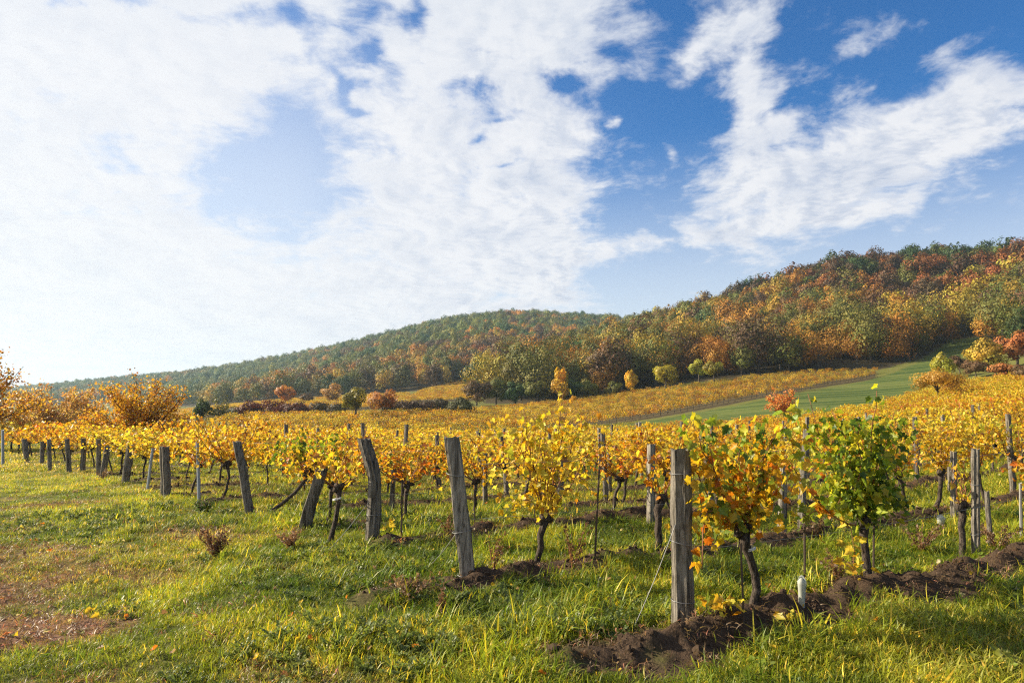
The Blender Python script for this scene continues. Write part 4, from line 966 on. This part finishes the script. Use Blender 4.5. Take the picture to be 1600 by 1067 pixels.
grass_layer('grass', 'green grass between the nearer vine rows', 10, 24, 110, TUFT, 3, 1.35, cols=[(.165, .215, .018), (.42, .44, .04), (.50, .40, .11)])
grass_layer('grass', 'green grass between the middle vine rows', 24, 48, 16, LOWG, 4, 1.5, cols=[(.18, .21, .022), (.41, .41, .04), (.46, .37, .10)])
grass_layer('grass', 'thin grass between the farther vine rows', 48, 85, 3.5, LOWG, 5, 2.2, cols=[(.14, .17, .02), (.27, .27, .04), (.34, .28, .08)])
grass_layer('undergrowth', 'low leafy weeds among the headland grass', 2.6, 13, 34, WEED, 6, .8, .5, keep=lambda x, y, rs: fbm(x*1.1, y*1.1, 93, 2) > .52, cols=[(.075, .13, .018), (.20, .25, .024), (.34, .30, .03)])
grass_layer('undergrowth', 'feathery grey-green weeds in patches on the headland', 2.6, 14, 60, FEATH, 7, .8, .5, keep=lambda x, y, rs: fbm(x*.9+5, y*.9, 95, 2) > np.where(x < 0, .53, .62), cols=[(.10, .14, .045), (.17, .21, .06), (.24, .22, .07)])
# dry thatch on the worn track
STRAW = [blade_tuft(850+i, 20, .07, .05, 1.2, .0028, .5) for i in range(4)]
def straw():
    rs = np.random.RandomState(31); x, y = sample(rs, 2.6, 16, 210, (-44, 10)); dr = dryness(x, y)+.12*(fbm(x*1.4, y*1.4, 97, 3) > .56); ok = rs.uniform(0, 1, len(x)) < dr*.9; x, y = x[ok], y[ok]; n = len(x)
    rot = np.stack([rs.normal(0, .4, n), rs.normal(0, .4, n), rs.uniform(0, 6.28, n)], 1); s = rs.uniform(.6, 1.3, n); k = rs.uniform(0, 1, (n, 1))
    scatter('dry_grass', np.column_stack([x, y, Hg(x, y)]), rot, np.repeat(s[:, None], 3, 1), np.array([.22, .105, .06])*(1-k)+np.array([.32, .185, .11])*k, STRAW, 'dry brown thatch on the worn track at lower left', 'grass')
straw()
def clods():
    rs = np.random.RandomState(33); src = []
    for i in range(5):
        b = np.random.RandomState(860+i); import bmesh
        bm = bmesh.new(); bmesh.ops.create_icosphere(bm, subdivisions=2, radius=1)
        for v in bm.verts: v.co *= b.uniform(.68, 1.2); v.co.z *= .75
        me = bpy.data.meshes.new('clod_shape'); bm.to_mesh(me); bm.free(); me.materials.append(M_CLOD); src.append(source('clod_shape', me))
    x, y = sample(rs, 3, 24, 260); _, soil = ridges(x, y); ok = soil > rs.uniform(.3, 1.1, len(x)); x, y = x[ok], y[ok]; n = len(x)
    s = .009*np.exp(rs.normal(0, .6, n)); s = np.clip(s, .004, .04)
    scatter('soil', np.column_stack([x, y, Hg(x, y)+s*.2]), rs.uniform(0, 6, (n, 3)), np.repeat(s[:, None], 3, 1), np.ones((n, 3)), src, 'crumbled brown soil clods on the tilled ridges', 'soil')
clods()
def soil_straw():
    rs = np.random.RandomState(37); x, y = sample(rs, 3, 18, 150); _, soil = ridges(x, y); ok = (soil > .25) & (rs.uniform(0, 1, len(x)) < .3+.5*(fbm(x*1.5, y*1.5, 99, 2) > .5)); x, y = x[ok], y[ok]; n = len(x); k = rs.uniform(0, 1, (n, 1))
    scatter('dry_grass', np.column_stack([x, y, Hg(x, y)-.005]), np.stack([rs.normal(0, .6, n), rs.normal(0, .6, n), rs.uniform(0, 6.28, n)], 1), np.repeat(rs.uniform(.4, 1.1, n)[:, None], 3, 1), np.array([.12, .07, .04])*(1-k)+np.array([.30, .20, .11])*k, STRAW, 'dry roots and straw lying on the tilled soil', 'grass')
soil_straw()
def litter():
    rs = np.random.RandomState(35); V, F = LEAF0; me = mesh_np('leaf_shape', V*np.array([1, 1, 1.6]), F, M_LEAF, np.ones((len(V), 3))); src = [source('leaf_shape', me)]
    x, y = sample(rs, 3, 22, 5); n = len(x); pc = np.array([(.55, .38, .03), (.45, .15, .02), (.30, .2, .11), (.22, .12, .06), (.48, .42, .22)])[rs.choice(5, n, p=[.3, .12, .25, .15, .18])]
    s = .05*rs.uniform(.5, 1.1, n)
    scatter('leaf_litter', np.column_stack([x, y, Hg(x, y)+.03+.05*rs.uniform(0, 1, n)]), np.stack([rs.normal(0, .7, n), rs.normal(0, .7, n), rs.uniform(0, 6.28, n)], 1), np.repeat(s[:, None], 3, 1), pc, src, 'fallen yellow and brown vine leaves scattered in the grass', 'leaves')
litter()
def weed_mesh(seed, h, n, spread, col, seeds=30):
    rs = np.random.RandomState(seed); st = Parts(); tips = []
    for i in range(n):
        a = rs.uniform(0, 6.283); e = np.array([math.cos(a)*spread*rs.uniform(.3, 1), math.sin(a)*spread*rs.uniform(.3, 1), h*rs.uniform(.55, 1.1)]); c = bez(np.array([0, 0, -.03]), np.array([e[0]*.25, e[1]*.25, e[2]*.6]), e, 7); st.tube(c, np.linspace(.004, .0015, 7), 4); tips.append(c)
    tips = np.array(tips); m = int(n*seeds*.6); ci = rs.randint(0, n, m); f = 6*rs.uniform(.35, 1, m); i0 = np.minimum(f.astype(int), 5); fr = (f-i0)[:, None]; P = tips[ci, i0]*(1-fr)+tips[ci, i0+1]*fr+rs.normal(0, .012, (m, 3))
    V, F, c = leaves(LEAF1, P, rs.normal(0, 1, (m, 3)), norm(rs.normal(0, 1, (m, 3))), .026*rs.uniform(.5, 1.4, m), np.array(col)*rs.uniform(.6, 1.4, (m, 1)))
    return st.mesh('stem', M_CANE), mesh_np('seed_heads', V, F, M_LEAF, c)
for i, (px, py, hp, sp, n, col, lb) in enumerate([
    (335, 872, 48, .22, 34, (.20, .11, .06), 'bushy dry reddish weed alone on the headland, left of the posts'), (455, 858, 30, .25, 24, (.26, .15, .08), 'dry sprawling weed below the right-leaning post'),
    (318, 806, 26, .18, 40, (.05, .09, .02), 'dark green weed clump at the foot of the steel post'), (770, 905, 62, .2, 7, (.2, .11, .05), 'thin brown dock stalks right of the split-timber post'),
    (895, 905, 82, .2, 9, (.22, .11, .05), 'tall reddish dry stalks right of the tall yellow vine'), (1310, 920, 40, .22, 12, (.22, .13, .07), 'dry curled weed on the soil between guard and green vine'),
    (690, 975, 50, .05, 4, (.2, .11, .06), 'single brown dock stalk in the foreground grass'), (1275, 848, 34, .3, 16, (.24, .16, .09), 'dry weed tangle right of the pale post in the gap'),
    (1560, 868, 40, .3, 18, (.25, .16, .09), 'pale dry weed tangle at the foot of the short stub post'), (700, 850, 36, .2, 8, (.22, .12, .06), 'thin dry weed behind the split-timber post'),
    (160, 752, 16, .3, 14, (.2, .13, .07), 'small dry weed at the foot of the leaning post pair, left'), (640, 948, 30, .35, 20, (.22, .14, .08), 'low dry weed at the left end of the second soil ridge'),
    (1440, 868, 44, .3, 14, (.2, .12, .07), 'dry rooty weed on the big soil mound at right')]):
    p = at(px, py); st, sd = weed_mesh(870+i, hp/FPX*p[1], n, sp, col)
    o = empty('dry_weed', (p[0], p[1], gz(p[0], p[1])), 0, lb, 'weed', 'weeds standing on the headland'); link('stem', st, o); link('foliage', sd, o)  # the part called foliage is the loose seed heads along the stems
def seedling(px, py, h, n, lb, seed):
    p = at(px, py); rs = np.random.RandomState(seed); b = Parts(); b.tube([(0, 0, -.03), (.02, 0, h*.5), (-.01, 0, h)], [.005, .004, .002], 5)
    P = np.stack([rs.normal(0, .07, n), rs.normal(0, .06, n), rs.uniform(.02, h, n)], 1); D = rs.normal(0, 1, (n, 3)); D[:, 2] = -abs(D[:, 2])*.4
    V, F, c = leaves(LEAF0, P, D, norm(rs.normal(0, .5, (n, 3))+np.array([0, -.4, .7])), .075*rs.uniform(.6, 1.2, n), pal(rs, n, YEL, YW))
    o = empty('vine_sucker', (p[0], p[1], gz(p[0], p[1])), 0, lb, 'vine shoot', 'low vine shoots'); link('stem', b.mesh('stem', M_CANE), o); link('foliage', mesh_np('foliage', V, F, M_LEAF, c), o)
seedling(1132, 1000, .16, 26, 'low yellow-green shoot left of the curved vine trunk', 1)
seedling(1246, 985, .08, 10, 'few yellow leaves on the soil below the white guard', 2)
seedling(1335, 935, .45, 26, 'pale leafy shoot climbing left of the green vine trunk', 3)
seedling(610, 838, .2, 20, 'small yellow shoot between crooked post and iron rod', 4)

# ------------------------------------------------------------------ haze
TOPZ = max((o.matrix_basis.translation.z+14*o.scale.z) for o in SC.objects if o.name.startswith('broadleaf_tree'))
def haze():
    lo = np.array([-1900, -60, -40.]); hi = np.array([1400, 2300, max(114., TOPZ+3)])
    V = [(x, y, z) for x in (lo[0], hi[0]) for y in (lo[1], hi[1]) for z in (lo[2], hi[2])]
    F = [(0, 1, 3, 2), (4, 6, 7, 5), (0, 4, 5, 1), (2, 3, 7, 6), (0, 2, 6, 4), (1, 5, 7, 3)]
    m, T = new_mat('thin valley haze'); v = T.node('ShaderNodeVolumePrincipled'); v.inputs['Color'].default_value = (.58, .80, 1, 1); v.inputs['Density'].default_value = HAZE
    v.inputs['Anisotropy'].default_value = .35
    o = T.node('ShaderNodeOutputMaterial'); T.l.new(v.outputs[0], o.inputs['Volume'])
    ob = link('haze', mesh_np('haze', V, F, m)); tag(ob, 'pale autumn haze filling the valley', 'haze', None, 'stuff')
HAZE = .00019
if HAZE: haze()
